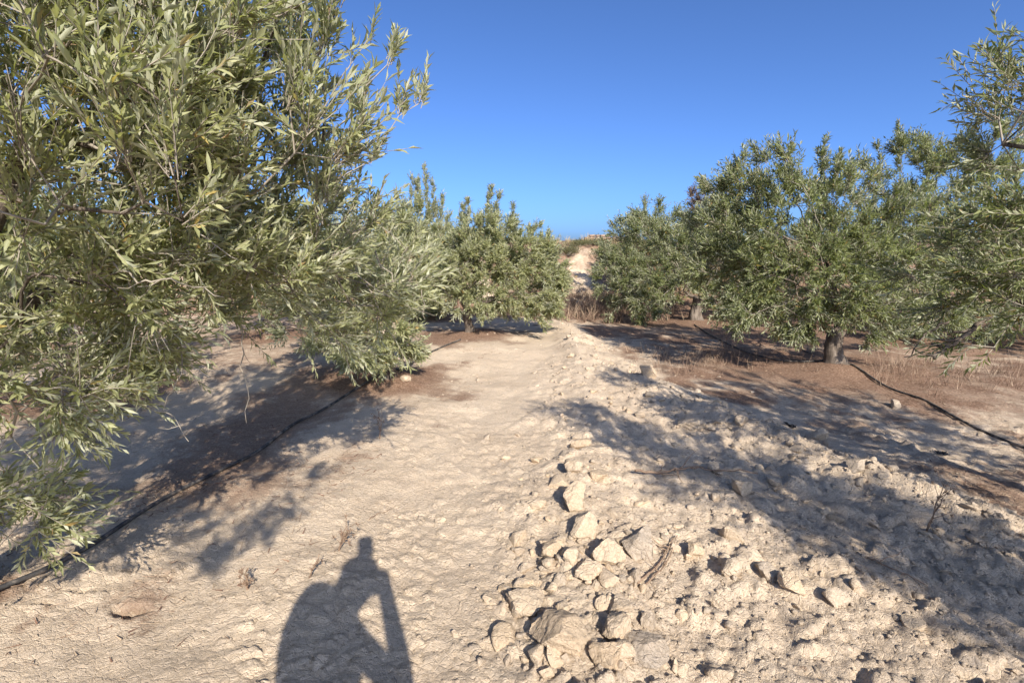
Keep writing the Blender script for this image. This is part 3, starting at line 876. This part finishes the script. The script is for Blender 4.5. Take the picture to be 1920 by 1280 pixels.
extra_twig(r0_root, [P(1860, 590, 2.6), P(1800, 632, 2.6), P(1752, 672, 2.6)], .012, .010, 'broken_branch', M_bark, 7)
extra_twig(r0_root, [P(1780, 600, 2.7), P(1730, 630, 2.7), P(1700, 668, 2.7)], .006, .003, 'broken_branch', M_bark, 8)
print('trees', round(time.time() - T0, 1))


# ------------------------------------------------------------------ stones and clods
def ico(sub):
    t = (1 + 5 ** .5) / 2
    v = [(-1, t, 0), (1, t, 0), (-1, -t, 0), (1, -t, 0), (0, -1, t), (0, 1, t), (0, -1, -t), (0, 1, -t), (t, 0, -1), (t, 0, 1), (-t, 0, -1), (-t, 0, 1)]
    f = [(0, 11, 5), (0, 5, 1), (0, 1, 7), (0, 7, 10), (0, 10, 11), (1, 5, 9), (5, 11, 4), (11, 10, 2), (10, 7, 6), (7, 1, 8), (3, 9, 4), (3, 4, 2), (3, 2, 6), (3, 6, 8), (3, 8, 9), (4, 9, 5), (2, 4, 11), (6, 2, 10), (8, 6, 7), (9, 8, 1)]
    v = [np.array(p) / np.linalg.norm(p) for p in v]
    for _ in range(sub):
        c = {}; nf = []
        def mid(a, b):
            k = (min(a, b), max(a, b))
            if k not in c:
                m = v[a] + v[b]; v.append(m / np.linalg.norm(m)); c[k] = len(v) - 1
            return c[k]
        for a, b, d in f:
            x, y, z = mid(a, b), mid(b, d), mid(d, a)
            nf += [(a, x, z), (b, y, x), (d, z, y), (x, y, z)]
        f = nf
    return np.array(v), np.array(f)


ICO = {s: ico(s) for s in (0, 1, 2, 3, 4)}


def stone_verts(rng, sub, planes=10, lo=0.5, hi=0.85, rough=0.05):
    v, f = ICO[sub]
    v = v.copy()
    for _ in range(planes):
        n = nrm(rng.standard_normal(3)[None])[0]
        d = rng.uniform(lo, hi)
        s = v @ n - d
        v -= np.clip(s, 0, None)[:, None] * n
    for fr, am in ((2.5, rough), (6.0, rough * .7), (14.0, rough * .55), (28.0, rough * .4)):
        disp = 0
        for _ in range(5):
            k = rng.standard_normal(3) * fr
            disp = disp + np.sin(v @ k + rng.uniform(0, 6.28))
        v = v * (1 + am * disp / 2.2)[:, None]
    return v, f


rs = np.random.default_rng(5)
STONES = [  # px, py, width px, height ratio, yaw, label
    (1052, 1212, 112, .62, .35, 'largest block of dry clay, grey on its flat top'),
    (1150, 1205, 62, .75, 1.0, 'grey-faced clay lump just beside the largest block'),
    (1138, 1052, 56, .8, .3, 'smooth pale clod in front of the broad lumpy one'),
    (1196, 1034, 68, .7, .8, 'broad lumpy clod next to the dry bent stalk'),
    (990, 1132, 76, .55, -.1, 'wedge-shaped clod with a dark overhang, alone left of the heap'),
    (1096, 1004, 58, .8, .9, 'grey-cornered clod at the far end of the front heap'),
    (1036, 1040, 44, .7, .2, 'rounded clod at the left rim of the front heap'),
    (1138, 1258, 60, .7, .5, 'pale block at the bottom edge touching the largest block'),
    (1212, 1225, 84, .5, -.8, 'long tilted slab at the bottom, leaning to the upper right'),
    (1100, 1084, 54, .55, .5, 'flat shelf-like clod in the middle of the front heap'),
    (1161, 1158, 46, .6, -.7, 'elongated clod above the grey-faced lump'),
    (1214, 1172, 30, .9, .1, 'small grey stone perched on the long slab'),
    (1301, 1030, 38, .9, .4, 'round brownish clod in the edge of the shade'),
    (988, 1058, 36, .6, .7, 'low split clod left of the rounded one'),
    (986, 1092, 36, .7, .1, 'upright little clod above the wedge-shaped one'),
    (1072, 1068, 32, .7, .9, 'small square clod above the shelf-like one'),
    (950, 1098, 32, .6, .2, 'leftmost clod of the front heap, half sunk'),
    (1486, 1105, 54, .75, -.5, 'slanted angular clod right of the wheel rut'),
    (1366, 1068, 46, .8, .3, 'rounded boulder-like clod beside the dark rut'),
    (1387, 922, 40, .9, .1, 'boxy clod at the end of the dead branch'),
    (1337, 878, 26, .9, .5, 'narrow upright clod in the shade by the dead branch'),
    (1603, 906, 42, .8, .4, 'angular dark-faced clod at the edge of the ridge'),
    (1386, 812, 34, .75, .2, 'pale rounded clod on the crest of the ridge'),
    (1299, 804, 56, .6, .1, 'widest clod lying on the sunlit ridge'),
    (1533, 818, 44, .6, .0, 'flat clod in the shade below the thick-trunked tree'),
    (1213, 719, 40, .7, .2, 'grey clod at the far end of the ridge'),
    (1078, 893, 54, .8, .6, 'square-cut clod at the edge of the tree shade in the track'),
    (1075, 957, 64, .75, .9, 'big two-lobed clod in mid-track'),
    (1122, 905, 36, .75, .3, 'clod with dark side just inside the shade of the track'),
    (1010, 955, 36, .6, .1, 'low pale clod left of the two-lobed one'),
    (132, 1050, 26, .7, .2, 'smooth rounded pebble beside the left pipe'),
    (828, 965, 26, .5, .6, 'lone flat flake of crust on the smooth left path'),
    (1676, 762, 26, .8, .3, 'dark stone beside the right pipe'),
    (760, 716, 26, .7, .3, 'pale stone next to the trunk with suckers'),
]
for i, (px, py, wpx, hr, yaw, lab) in enumerate(STONES):
    rng = np.random.default_rng(100 + i)
    g = G(px, py + wpx * 0.12)
    w = wpx / F * depth_at(py) * (0.64 if i < 12 else 0.54)
    v, f = stone_verts(rng, 4 if wpx > 45 else 3, 12, .45, .82, .045)
    v = v / np.abs(v[:, :2]).max()
    ca, sa = math.cos(yaw), math.sin(yaw)
    sc = np.array([w, w * rng.uniform(.75, .95), w * hr])
    vv = v * sc
    vv = np.stack([vv[:, 0] * ca - vv[:, 1] * sa, vv[:, 0] * sa + vv[:, 1] * ca, vv[:, 2]], 1)
    zz = float(np.mean(height(g[0] + w * .5 * np.array([0, 1, -1, 0, 0]), g[1] + w * .5 * np.array([0, 0, 0, 1, -1]))))
    me = make_mesh('clay_clod', vv, f, M_clod)
    try: me.set_sharp_from_angle(angle=math.radians(38))
    except Exception: pass
    o = add_obj('clay_clod', me)
    o.location = (g[0], g[1], zz + w * hr * 0.45)
    tag(o, lab, 'clod', 'single clods that stand out')

# the three hundred next-largest clods, each an object
variants = []
for i in range(14):
    rng = np.random.default_rng(300 + i)
    v, f = stone_verts(rng, 2, 11, .4, .78, .03)
    me = make_mesh('clod', v * np.array([1, .85, .7]), f, M_clod)
    try: me.set_sharp_from_angle(angle=math.radians(42))
    except Exception: pass
    variants.append(me)
rng = np.random.default_rng(77)


def scatter_track(n, ymin, ymax, rng):
    m = n * 14
    y = ymin * (ymax / ymin) ** rng.random(m)
    x = rng.uniform(-1.0, 3.6, m)
    rx = np.interp(y, RY, RX)
    pr = cloddy(x, y) * (0.35 + 0.9 * np.exp(-((x - rx) / .35) ** 2)) + 0.03
    k = rng.random(m) < pr
    return np.stack([x[k], y[k]], 1)[:n]


pts = scatter_track(300, 1.5, 9.0, rng)
pts[:80] = [G(rng.normal(1100, 95), rng.uniform(985, 1285)) for _ in range(80)]
# the clods closest to a clod that stands out are told apart by it
NEAR_LABEL = {}
for px, py, wpx, hr, yaw, lab in STONES[:30]:
    g = G(px, py + wpx * 0.12)
    d = np.hypot(pts[:, 0] - g[0], pts[:, 1] - g[1])
    short = lab.split(',')[0]
    for word, i in zip(('small clod closest to the ', 'small clod second closest to the ', 'small clod third closest to the '), np.argsort(d)[:3]):
        if d[i] < .45 and i not in NEAR_LABEL and len((word + short).split()) <= 16:
            NEAR_LABEL[int(i)] = word + short
zs = height(pts[:, 0], pts[:, 1])
for ci_, ((x, y), z) in enumerate(zip(pts, zs)):
    rx = float(np.interp(y, RY, RX)); lx = float(np.interp(y, LY, LX))
    s = float(np.clip(rng.lognormal(math.log(0.034), 0.45), .018, .10)) * (1.15 if y > 3.5 else 1.0)
    o = bpy.data.objects.new('clod', variants[rng.integers(14)]); col.objects.link(o)
    o.location = (x, y, z + s * .05)
    o.rotation_euler = (rng.normal(0, .4), rng.normal(0, .4), rng.uniform(0, 6.28))
    o.scale = (s * rng.uniform(.8, 1.25), s * rng.uniform(.8, 1.2), s * rng.uniform(.75, 1.1))
    if ci_ in NEAR_LABEL:
        tag(o, NEAR_LABEL[ci_], 'clod', 'clods beside the larger ones')
    elif abs(x - rx) < .4 and y > 3.4:
        tag(o, 'pale dry clod heaped in the long ridge right of the track', 'clod', 'clods heaped along the ridge')
    elif y < 3.4:
        tag(o, 'small pale clod in the loose crumbled earth of the foreground track', 'clod', 'clods in the near track')
    else:
        tag(o, 'pale clod lying in the middle stretch of the track', 'clod', 'clods in the middle track')

# crumbs too many to count
rng = np.random.default_rng(78)
mb_v, mb_t = [], []
nv = 0
small = [stone_verts(np.random.default_rng(500 + i), 1, 8, .4, .8, .05) for i in range(10)]
tiny = [stone_verts(np.random.default_rng(600 + i), 0, 3, .6, .9, .05) for i in range(6)]


def crumbs(pts, sizes, bank):
    global nv
    zz = height(pts[:, 0], pts[:, 1])
    for (x, y), s, z in zip(pts, sizes, zz):
        v, f = bank[rng.integers(len(bank))]
        a = rng.uniform(0, 6.28); ca, sa = math.cos(a), math.sin(a)
        sc = s * rng.uniform(.7, 1.25, 3)
        w = v * sc
        w = np.stack([w[:, 0] * ca - w[:, 1] * sa + x, w[:, 0] * sa + w[:, 1] * ca + y, w[:, 2] * .8 + z + s * .02], 1)
        mb_v.append(w); mb_t.append(f + nv); nv += len(w)


p2 = scatter_track(1200, 1.4, 12.0, rng)
crumbs(p2, np.clip(rng.lognormal(math.log(.016), .45, len(p2)), .007, .05) * (0.9 + 0.05 * p2[:, 1]), small)
p3 = scatter_track(3800, 1.4, 7.0, rng)
crumbs(p3, np.clip(rng.lognormal(math.log(.0075), .35, len(p3)), .004, .018), tiny)
p4 = np.stack([rng.uniform(-3.5, 4.5, 1500), rng.uniform(1.4, 9, 1500)], 1)
p4 = p4[(litter_mask(p4[:, 0], p4[:, 1]) < 0.25) & (rng.random(1500) < .6)]
crumbs(p4, np.clip(rng.lognormal(math.log(.008), .45, len(p4)), .004, .03), tiny)
octa = (np.array([[1, 0, 0], [-1, 0, 0], [0, 1, 0], [0, -1, 0], [0, 0, 1], [0, 0, -1.0]]), np.array([[0, 2, 4], [2, 1, 4], [1, 3, 4], [3, 0, 4], [2, 0, 5], [1, 2, 5], [3, 1, 5], [0, 3, 5]]))
grit = [(octa[0] * np.random.default_rng(800 + i).uniform(.6, 1.2, (6, 1)), octa[1]) for i in range(8)]
p5 = np.stack([rng.uniform(-3.0, 3.2, 16000), 1.35 * (5.5 / 1.35) ** rng.random(16000)], 1)
p5 = p5[rng.random(16000) < sstep(.35, .65, vnoise(p5[:, 0] * 2.4, p5[:, 1] * 2.4, 141)) + .15]
crumbs(p5, np.clip(rng.lognormal(math.log(.0042), .4, len(p5)), .002, .012), grit)
me = make_mesh('clod_crumbs', np.concatenate(mb_v), np.concatenate(mb_t), M_clod, smooth=False)
tag(add_obj('clod_crumbs', me), 'countless crumbs of broken clay strewn over the track', 'rubble', kind='stuff')
print('clods', round(time.time() - T0, 1))


# ------------------------------------------------------------------ irrigation pipes
def pipe(pix, label, r=0.0128, lift=0.0):
    g = np.array([G(x, y) for x, y in pix])
    d = np.concatenate([[0.0], np.cumsum(np.linalg.norm(np.diff(g, axis=0), axis=1))])
    n = max(30, int(d[-1] / 0.05))
    s = np.linspace(0, d[-1], n)
    # smooth interpolation
    xs = np.interp(s, d, g[:, 0]); ys = np.interp(s, d, g[:, 1])
    k = np.ones(9) / 9
    xs = np.convolve(np.pad(xs, 4, 'edge'), k, 'valid'); ys = np.convolve(np.pad(ys, 4, 'edge'), k, 'valid')
    zs = height(xs, ys)
    z2 = np.maximum(zs, np.convolve(np.pad(zs, 6, 'edge'), np.ones(13) / 13, 'valid'))
    z2 = np.convolve(np.pad(z2, 3, 'edge'), np.ones(7) / 7, 'valid') + r * .8 + lift + .006
    v, t = tube(np.stack([xs, ys, z2], 1), r, 10)
    o = add_obj('irrigation_pipe', make_mesh('irrigation_pipe', v, t, M_pipe))
    return tag(o, label, 'pipe', 'black irrigation pipes')


pipe([(-160, 1215), (0, 1146), (130, 1075), (290, 958), (430, 886), (495, 846), (520, 822), (560, 792), (630, 752), (700, 719), (745, 697), (800, 668), (866, 643)],
     'black irrigation pipe snaking through the shade on the left')
pipe([(2080, 900), (1920, 842), (1830, 806), (1700, 741), (1610, 699), (1585, 690), (1535, 688), (1470, 680), (1400, 660), (1345, 636), (1300, 610)],
     'black irrigation pipe running past the thick trunk on the right')
pipe([(1478, 642), (1500, 652), (1525, 662)], 'short loose end of thin black pipe behind the thick trunk', 0.010)


# ------------------------------------------------------------------ litter, straw, weeds, grass
def strips(pos_, dirs, lens, wid, tint, mat, name, up=None, curve=0.0, rng=rng, seg=1):
    k = len(pos_)
    s = nrm(np.cross(dirs, nrm(rng.standard_normal((k, 3)) * .5 + np.array([0, 0, 1.0]) if up is None else rng.standard_normal((k, 3)))))
    rows = []
    for a in np.linspace(0, 1, seg + 1):
        c = pos_ + dirs * (lens * a)[:, None] + np.array([0, 0, 1.0]) * (curve * lens * a * a)[:, None]
        ww = (wid * (1 - 0.75 * a))[:, None] * .5
        rows += [c - s * ww, c + s * ww]
    v = np.stack(rows, 1)
    m = len(rows)
    tt = []
    for q in range(seg):
        b = 2 * q
        tt += [[b, b + 1, b + 3], [b, b + 3, b + 2]]
    t = (np.arange(k) * m)[:, None, None] + np.array(tt)[None]
    return make_mesh(name, v.reshape(-1, 3), t.reshape(-1, 3), mat, {'tint': np.repeat(tint, m)}, smooth=False)


rng = np.random.default_rng(91)
# fallen leaves and straw lying on the ground
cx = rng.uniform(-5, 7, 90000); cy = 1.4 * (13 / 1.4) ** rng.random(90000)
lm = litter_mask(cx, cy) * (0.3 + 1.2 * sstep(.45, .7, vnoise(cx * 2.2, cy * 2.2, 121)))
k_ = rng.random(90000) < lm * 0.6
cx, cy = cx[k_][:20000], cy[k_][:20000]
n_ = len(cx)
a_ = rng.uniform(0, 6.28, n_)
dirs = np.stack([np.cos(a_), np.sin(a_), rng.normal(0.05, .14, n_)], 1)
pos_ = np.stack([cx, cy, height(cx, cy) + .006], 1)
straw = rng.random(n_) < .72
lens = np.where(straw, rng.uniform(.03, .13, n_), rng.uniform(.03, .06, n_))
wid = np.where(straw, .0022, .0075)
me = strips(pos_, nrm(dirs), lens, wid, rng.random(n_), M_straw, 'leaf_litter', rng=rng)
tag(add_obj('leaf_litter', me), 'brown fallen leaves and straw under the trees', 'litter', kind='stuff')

# reddish dry weeds under the right row and below the bank
def weeds(cx, cy, h, name, label, mat, n_per=7, spread=.5, wid=.004, cat='weeds'):
    n = len(cx)
    X = np.repeat(cx, n_per) + rng.normal(0, .04, n * n_per); Y = np.repeat(cy, n_per) + rng.normal(0, .04, n * n_per)
    d = nrm(np.stack([rng.normal(0, spread, n * n_per), rng.normal(0, spread, n * n_per), np.ones(n * n_per)], 1))
    L = np.repeat(h, n_per) * rng.uniform(.5, 1.1, n * n_per)
    p = np.stack([X, Y, height(X, Y) - .01], 1)
    tn = np.clip(np.repeat(rng.random(n), n_per) + rng.normal(0, .2, n * n_per), 0, 1)
    me = strips(p, d, L, np.full(len(X), wid), tn, mat, name, up=1, curve=-.12, rng=rng, seg=2)
    return tag(add_obj(name, me), label, cat, kind='stuff')


q = [G(rng.normal(1330, 95), rng.normal(668, 16)) for _ in range(170)] + [G(rng.normal(1270, 40), rng.normal(690, 10)) for _ in range(25)] + [G(rng.uniform(1640, 1920), rng.normal(700, 18)) for _ in range(120)]
q = np.array(q)
weeds(q[:, 0], q[:, 1], rng.uniform(.08, .3, len(q)), 'dry_weeds', 'thin reddish dry weeds standing in the shade of the right row', M_weed, 6, .35, .005)
X_ = rng.normal(1.9, 1.0, 420); Y_ = rng.uniform(11.9, 16.2, 420)
weeds(X_, Y_, rng.uniform(.2, .65, 420), 'dead_brush', 'reddish brown dead brush at the foot of the bank', M_weed, 9, .5, .012, 'brush')
X_ = rng.uniform(-14, 18, 2600); Y_ = rng.uniform(13.5, 24, 2600)
scar = np.exp(-((X_ - 2.05 - (Y_ - 15.5) * 0.16) / 0.7) ** 2) * (Y_ > 14.5) * (Y_ < 19.2)
k_ = (rng.random(2600) > scar * 1.2) & ((bank_t(X_, Y_) > .8) | (rng.random(2600) < .45))
weeds(X_[k_], Y_[k_], rng.uniform(.15, .42, k_.sum()), 'dry_grass', 'yellow-brown dry grass covering the bank and its crest', M_grass, 9, .4, .014, 'grass')


def stalk(px, py, h_px, label, seed, branches=6):
    rng = np.random.default_rng(seed)
    g = G(px, py); z = float(height(g[:1], g[1:])[0])
    sc = 1.5 * h_px / F * depth_at(py)
    root = empty('dry_thistle', (g[0], g[1], z)); tag(root, label, 'weed', 'dry stalks in the open soil')
    base = np.array([g[0], g[1], z - .02])
    for s in range(2 if branches > 4 else 1):
        mb = MB()
        d = nrm(np.array([[rng.normal(0, .25), rng.normal(0, .2), 1.0]]))[0]
        pth = base + d * np.linspace(0, sc * rng.uniform(.8, 1.05), 6)[:, None] + rng.normal(0, .004, (6, 3))
        v, t = tube(pth, np.linspace(.0045, .002, 6), 5); mb.add(v, t)
        for b in range(branches):
            a = rng.uniform(.25, 1.0)
            p0 = base + d * sc * a
            bd = nrm(d + rng.standard_normal(3) * .8)
            ln = sc * rng.uniform(.12, .3)
            v, t = tube(np.stack([p0, p0 + bd * ln * .5 + [0, 0, ln * .08], p0 + bd * ln + [0, 0, ln * .25]]), [.0022, .0018, .0012], 4); mb.add(v, t)
            for q in range(4):
                bb = nrm(bd + rng.standard_normal(3) * .9); e = p0 + bd * ln
                v, t = tube(np.stack([e, e + bb * .012, e + bb * .022]), [.0028, .0022, .0004], 4); mb.add(v, t)
        o = add_obj('stem', mb.mesh('stem', M_stalk), root)


M_stalk = simple_material('dry_stalk', [(0.3, (0.14, 0.09, 0.06)), (0.7, (0.30, 0.21, 0.14))], 40, .9, .1)
stalk(632, 1036, 46, 'branched dry thistle standing above the shadow of the photographer', 201, 8)
stalk(578, 1092, 44, 'single upright dry stalk left of the branched thistle', 202, 4)
stalk(466, 1108, 30, 'low brown dry tuft between the shade and the single stalk', 203, 7)
stalk(1735, 1000, 70, 'thin dead stem standing in the shade on the right', 204, 6)
stalk(712, 825, 38, 'small dead stem at the tip of the left tree shade', 205, 5)


def dead_branch(pix, label, seed, r=.008, lift=.03, side=5, name='dead_branch', z0=None):
    rng = np.random.default_rng(seed)
    g = np.array([G(x, y) for x, y in pix])
    d = np.concatenate([[0.0], np.cumsum(np.linalg.norm(np.diff(g, axis=0), axis=1))])
    s = np.linspace(0, d[-1], 24)
    xy = np.stack([np.interp(s, d, g[:, 0]), np.interp(s, d, g[:, 1])], 1)
    z = height(xy[:, 0], xy[:, 1])
    z = np.maximum(z, np.convolve(np.pad(z, 3, 'edge'), np.ones(7) / 7, 'valid')) + lift
    pth = np.concatenate([xy, z[:, None]], 1)
    mb = MB(); v, t = tube(pth, np.linspace(r, r * .4, 24), 7); mb.add(v, t)
    for _ in range(side):
        i = rng.integers(4, 22)
        dr = nrm(pth[min(i + 1, 23)] - pth[i] + rng.normal(0, .02, 3)); dr = nrm(dr + rng.normal(0, .6, 3) * [1, 1, .4])
        L = rng.uniform(.08, .22)
        pp = pth[i] + dr * np.linspace(0, L, 6)[:, None] + rng.normal(0, .005, (6, 3))
        v, t = tube(pp, np.linspace(r * .5, r * .15, 6), 5); mb.add(v, t)
    return tag(add_obj(name, mb.mesh(name, M_stalk)), label, 'branch', 'dead wood on the ground')


dead_branch([(1190, 902), (1260, 893), (1310, 887), (1360, 890), (1420, 897)], 'reddish dead branch lying across the shaded clods', 301, .010, .035, 9)
dead_branch([(1195, 1110), (1222, 1080), (1246, 1045), (1262, 1010)], 'bent dry stalk curving up beside the broad lumpy clod', 302, .007, .02, 3, 'dry_stalk')
dead_branch([(1204, 1116), (1236, 1078), (1256, 1044), (1270, 1004)], 'thinner dry stalk lying along the bent one', 303, .005, .018, 2, 'dry_stalk')
dead_branch([(1625, 1050), (1680, 1078), (1740, 1100)], 'thin twig on the rough ground near the right edge', 304, .005, .012, 4)
dead_branch([(692, 972), (715, 955), (735, 948)], 'little curved twig on the smooth pale path', 305, .003, .006, 1)


def plastic_scrap(px, py, w, label, seed):
    rng = np.random.default_rng(seed)
    g = G(px, py); s = w / F * depth_at(py)
    n = 9
    u, vv = np.meshgrid(np.linspace(-.5, .5, n), np.linspace(-.5, .5, n))
    x = g[0] + u * s + .08 * s * rng.standard_normal(u.shape); y = g[1] + vv * s * .8 + .08 * s * rng.standard_normal(u.shape)
    z = height(x, y) + .012 + .22 * s * np.abs(rng.standard_normal(u.shape)) * .6
    v = np.stack([x, y, z], -1).reshape(-1, 3)
    i = (np.arange(n - 1)[:, None] * n + np.arange(n - 1)[None]).ravel()
    q = np.stack([i, i + 1, i + n + 1, i + n], 1)
    me = make_mesh('plastic_scrap', v, np.concatenate([q[:, [0, 1, 2]], q[:, [0, 2, 3]]]), M_black)
    tag(add_obj('plastic_scrap', me), label, 'scrap', 'dark scraps on the ground')


plastic_scrap(1765, 858, 17, 'crumpled black scrap on the shaded ground near the right edge', 401)
plastic_scrap(1480, 806, 17, 'crumpled black scrap in the shade below the ridge', 402)


# ------------------------------------------------------------------ bank: shrubs and ruined wall
def shrub(x, y, r, h, label, seed, mat=None):
    rng = np.random.default_rng(seed)
    z = float(height(np.array([x]), np.array([y]))[0])
    root = empty('low_shrub', (x, y, z)); tag(root, label, 'shrub', 'shrubs on the bank')
    n = 70
    mb = MB(); B, D = [], []
    for _ in range(n):
        d = nrm(np.array([[rng.normal(0, .55), rng.normal(0, .55), 1.0]]))[0]
        L = h * rng.uniform(.5, 1.05)
        pth = np.array([x, y, z - .03]) + np.array([rng.normal(0, r * .35), rng.normal(0, r * .35), 0]) + d * np.linspace(0, L, 5)[:, None] * np.array([r / h * 1.2, r / h * 1.2, 1])
        v, t = tube(pth, np.linspace(.005, .002, 5), 3, False); mb.add(v, t)
        for a in rng.uniform(.25, 1.05, 34):
            B.append(pth[0] + (pth[-1] - pth[0]) * a + rng.normal(0, .03, 3)); D.append(d + rng.normal(0, .6, 3))
    add_obj('stems', mb.mesh('stems', M_twig), root)['kind'] = 'stuff'
    B = np.array(B); D = nrm(np.array(D)); nn = nrm(np.cross(D, rng.standard_normal(D.shape)))
    v, t = leaves_geo(B, D, nn, rng.uniform(.04, .08, len(B)), rng.uniform(.012, .02, len(B)), (LEAF4_V, LEAF4_T), rng)
    add_obj('foliage', make_mesh('foliage', v, t, mat or M_shrub, {'tint': np.repeat(np.clip(rng.normal(.5, .25, len(B)), 0, 1), 5)}, False), root)['kind'] = 'stuff'


for i, (px, Y, r, h, lab) in enumerate([(1062, 18.8, .5, .42, 'green shrub on the crest nearest the round sunlit tree'), (1085, 19.6, .5, .2, 'low olive-brown shrub in front of the ruined wall'),
                                        (1112, 19.8, .5, .18, 'brownish shrub at the foot of the ruined wall'), (1140, 18.5, .6, .6, 'dark green shrub where the bank meets the right row'),
                                        (1050, 16.2, .45, .4, 'pale green shrub halfway up the bank'), (1150, 15.0, .4, .45, 'dusty shrub beside the bare scar of the bank')]):
    shrub((px - 960) / F * (Y * 1.0), Y, r, h, lab, 700 + i)

wr = np.random.default_rng(55)
wx0, wy0 = P(1091, 460, 27.0)[0], 27.0
wz = float(height(np.array([wx0 + .8]), np.array([wy0]))[0])
wall_top = P(1100, 440, 27.0)[2]
wroot = empty('ruined_wall', (wx0 + 1.2, wy0, wz)); tag(wroot, 'low ruined stone wall on the crest of the bank', 'wall')
rows_ = 5
rh = (wall_top - wz + .15) / rows_
for r_ in range(rows_):
    x = wx0 + (.04 * r_ if r_ < 4 else .35)
    end = wx0 + (2.6 if r_ < 4 else 1.2)
    while x < end:
        w = wr.uniform(.18, .38)
        v, f = stone_verts(wr, 2, 4, .8, .95, .02)
        v = np.sign(v) * np.abs(v) ** .45
        v = v * np.array([w * .5, .2, rh * .5]) + np.array([x + w / 2, wy0 + wr.normal(0, .02), wz - .15 + (r_ + .5) * rh])
        add_obj('stone', make_mesh('stone', v, f, M_stone), wroot)
        x += w + .012


# ------------------------------------------------------------------ the photographer (behind the viewpoint, casting the shadow)
az = math.radians(17.3)
U = np.array([math.cos(az), math.sin(az), 0]); V = np.array([-math.sin(az), math.cos(az), 0])   # across / along the shadow


def uv(u, v, z): return tuple(U * u + V * v + np.array([0, 0, z]))


gz0 = float(height(np.array([-.2]), np.array([-.35]))[0])
J = {  # joint: (u, v, z, radius)
    'pelvis': (-.17, -.30, .95, .15), 'waist': (-.175, -.28, 1.08, .145), 'chest': (-.21, -.20, 1.30, .168), 'upchest': (-.20, -.08, 1.47, .14),
    'neck': (-.11, -.16, 1.52, .065), 'skull0': (-.05, -.15, 1.58, .085), 'skull1': (-.035, -.14, 1.68, .115), 'skull2': (-.035, -.15, 1.745, .085),
    'shL': (-.33, -.10, 1.46, .085), 'elL': (-.275, .0, 1.535, .06), 'wrL': (-.14, -.03, 1.49, .05), 'haL': (-.085, -.05, 1.62, .045),
    'shR': (-.03, -.22, 1.36, .06), 'elR': (.12, -.14, 1.12, .05), 'wrR': (.08, -.07, 1.50, .038), 'haR': (.06, -.06, 1.61, .045),
    'hipL': (-.25, -.34, .86, .105), 'knL': (-.26, -.31, .48, .068), 'anL': (-.27, -.36, .09, .045), 'toL': (-.28, -.18, .04, .038),
    'hipR': (-.07, -.34, .86, .105), 'knR': (-.05, -.31, .48, .068), 'anR': (-.04, -.36, .09, .045), 'toR': (-.03, -.18, .04, .038)}
ED = [('pelvis', 'waist'), ('waist', 'chest'), ('chest', 'upchest'), ('upchest', 'neck'), ('neck', 'skull0'), ('skull0', 'skull1'), ('skull1', 'skull2'),
      ('upchest', 'shL'), ('shL', 'elL'), ('elL', 'wrL'), ('wrL', 'haL'), ('upchest', 'shR'), ('shR', 'elR'), ('elR', 'wrR'), ('wrR', 'haR'),
      ('pelvis', 'hipL'), ('hipL', 'knL'), ('knL', 'anL'), ('anL', 'toL'), ('pelvis', 'hipR'), ('hipR', 'knR'), ('knR', 'anR'), ('anR', 'toR')]
names = list(J)
me = bpy.data.meshes.new('person')
me.from_pydata([uv(*J[k][:3]) for k in names], [(names.index(a), names.index(b)) for a, b in ED], [])
me.materials.append(M_cloth)
person = bpy.data.objects.new('person', me); col.objects.link(person)
person.location = (0, 0, gz0)
sk = person.modifiers.new('Skin', 'SKIN')
for i, k in enumerate(names):
    me.skin_vertices[0].data[i].radius = (J[k][3], J[k][3])
    me.skin_vertices[0].data[i].use_root = k == 'pelvis'
sub = person.modifiers.new('Subdivision', 'SUBSURF'); sub.levels = 2; sub.render_levels = 2
tag(person, 'person holding up a camera, whose shadow falls at the bottom of the track', 'person')

# handheld camera with upright flash, just behind the viewpoint
croot = empty('handheld_camera', uv(-.01, -.07, 1.58)); tag(croot, 'camera with tall flash held by the person, topmost in the shadow', 'camera')


def rbox(cu, cv, cz, su, sv_, sz, pw=.35):
    v, f = ICO[3]
    v = np.sign(v) * np.abs(v) ** pw
    v = v / np.abs(v).max(0)
    return np.array([U * (cu + p[0] * su / 2) + V * (cv + p[1] * sv_ / 2) + np.array([0, 0, cz + p[2] * sz / 2]) for p in v]), f


v, f = rbox(-.01, -.085, 1.63, .145, .06, .10); add_obj('body', make_mesh('body', v, f, M_black), croot)
v, t = tube(np.array([U * -.005 + V * q + np.array([0, 0, 1.625]) for q in (-.06, -.045, -.03)]), [.036, .034, .037], 20); add_obj('lens', make_mesh('lens', v, t, M_black), croot)
v, f = rbox(-.008, -.085, 1.74, .068, .05, .14); add_obj('flash', make_mesh('flash', v, f, M_black), croot)
v, f = rbox(-.004, -.075, 1.855, .085, .09, .11); add_obj('flash_head', make_mesh('flash_head', v, f, M_black), croot)
print('done', round(time.time() - T0, 1), 'tris', sum(len(o.data.polygons) for o in bpy.data.objects if o.type == 'MESH' and len(o.data.polygons)))
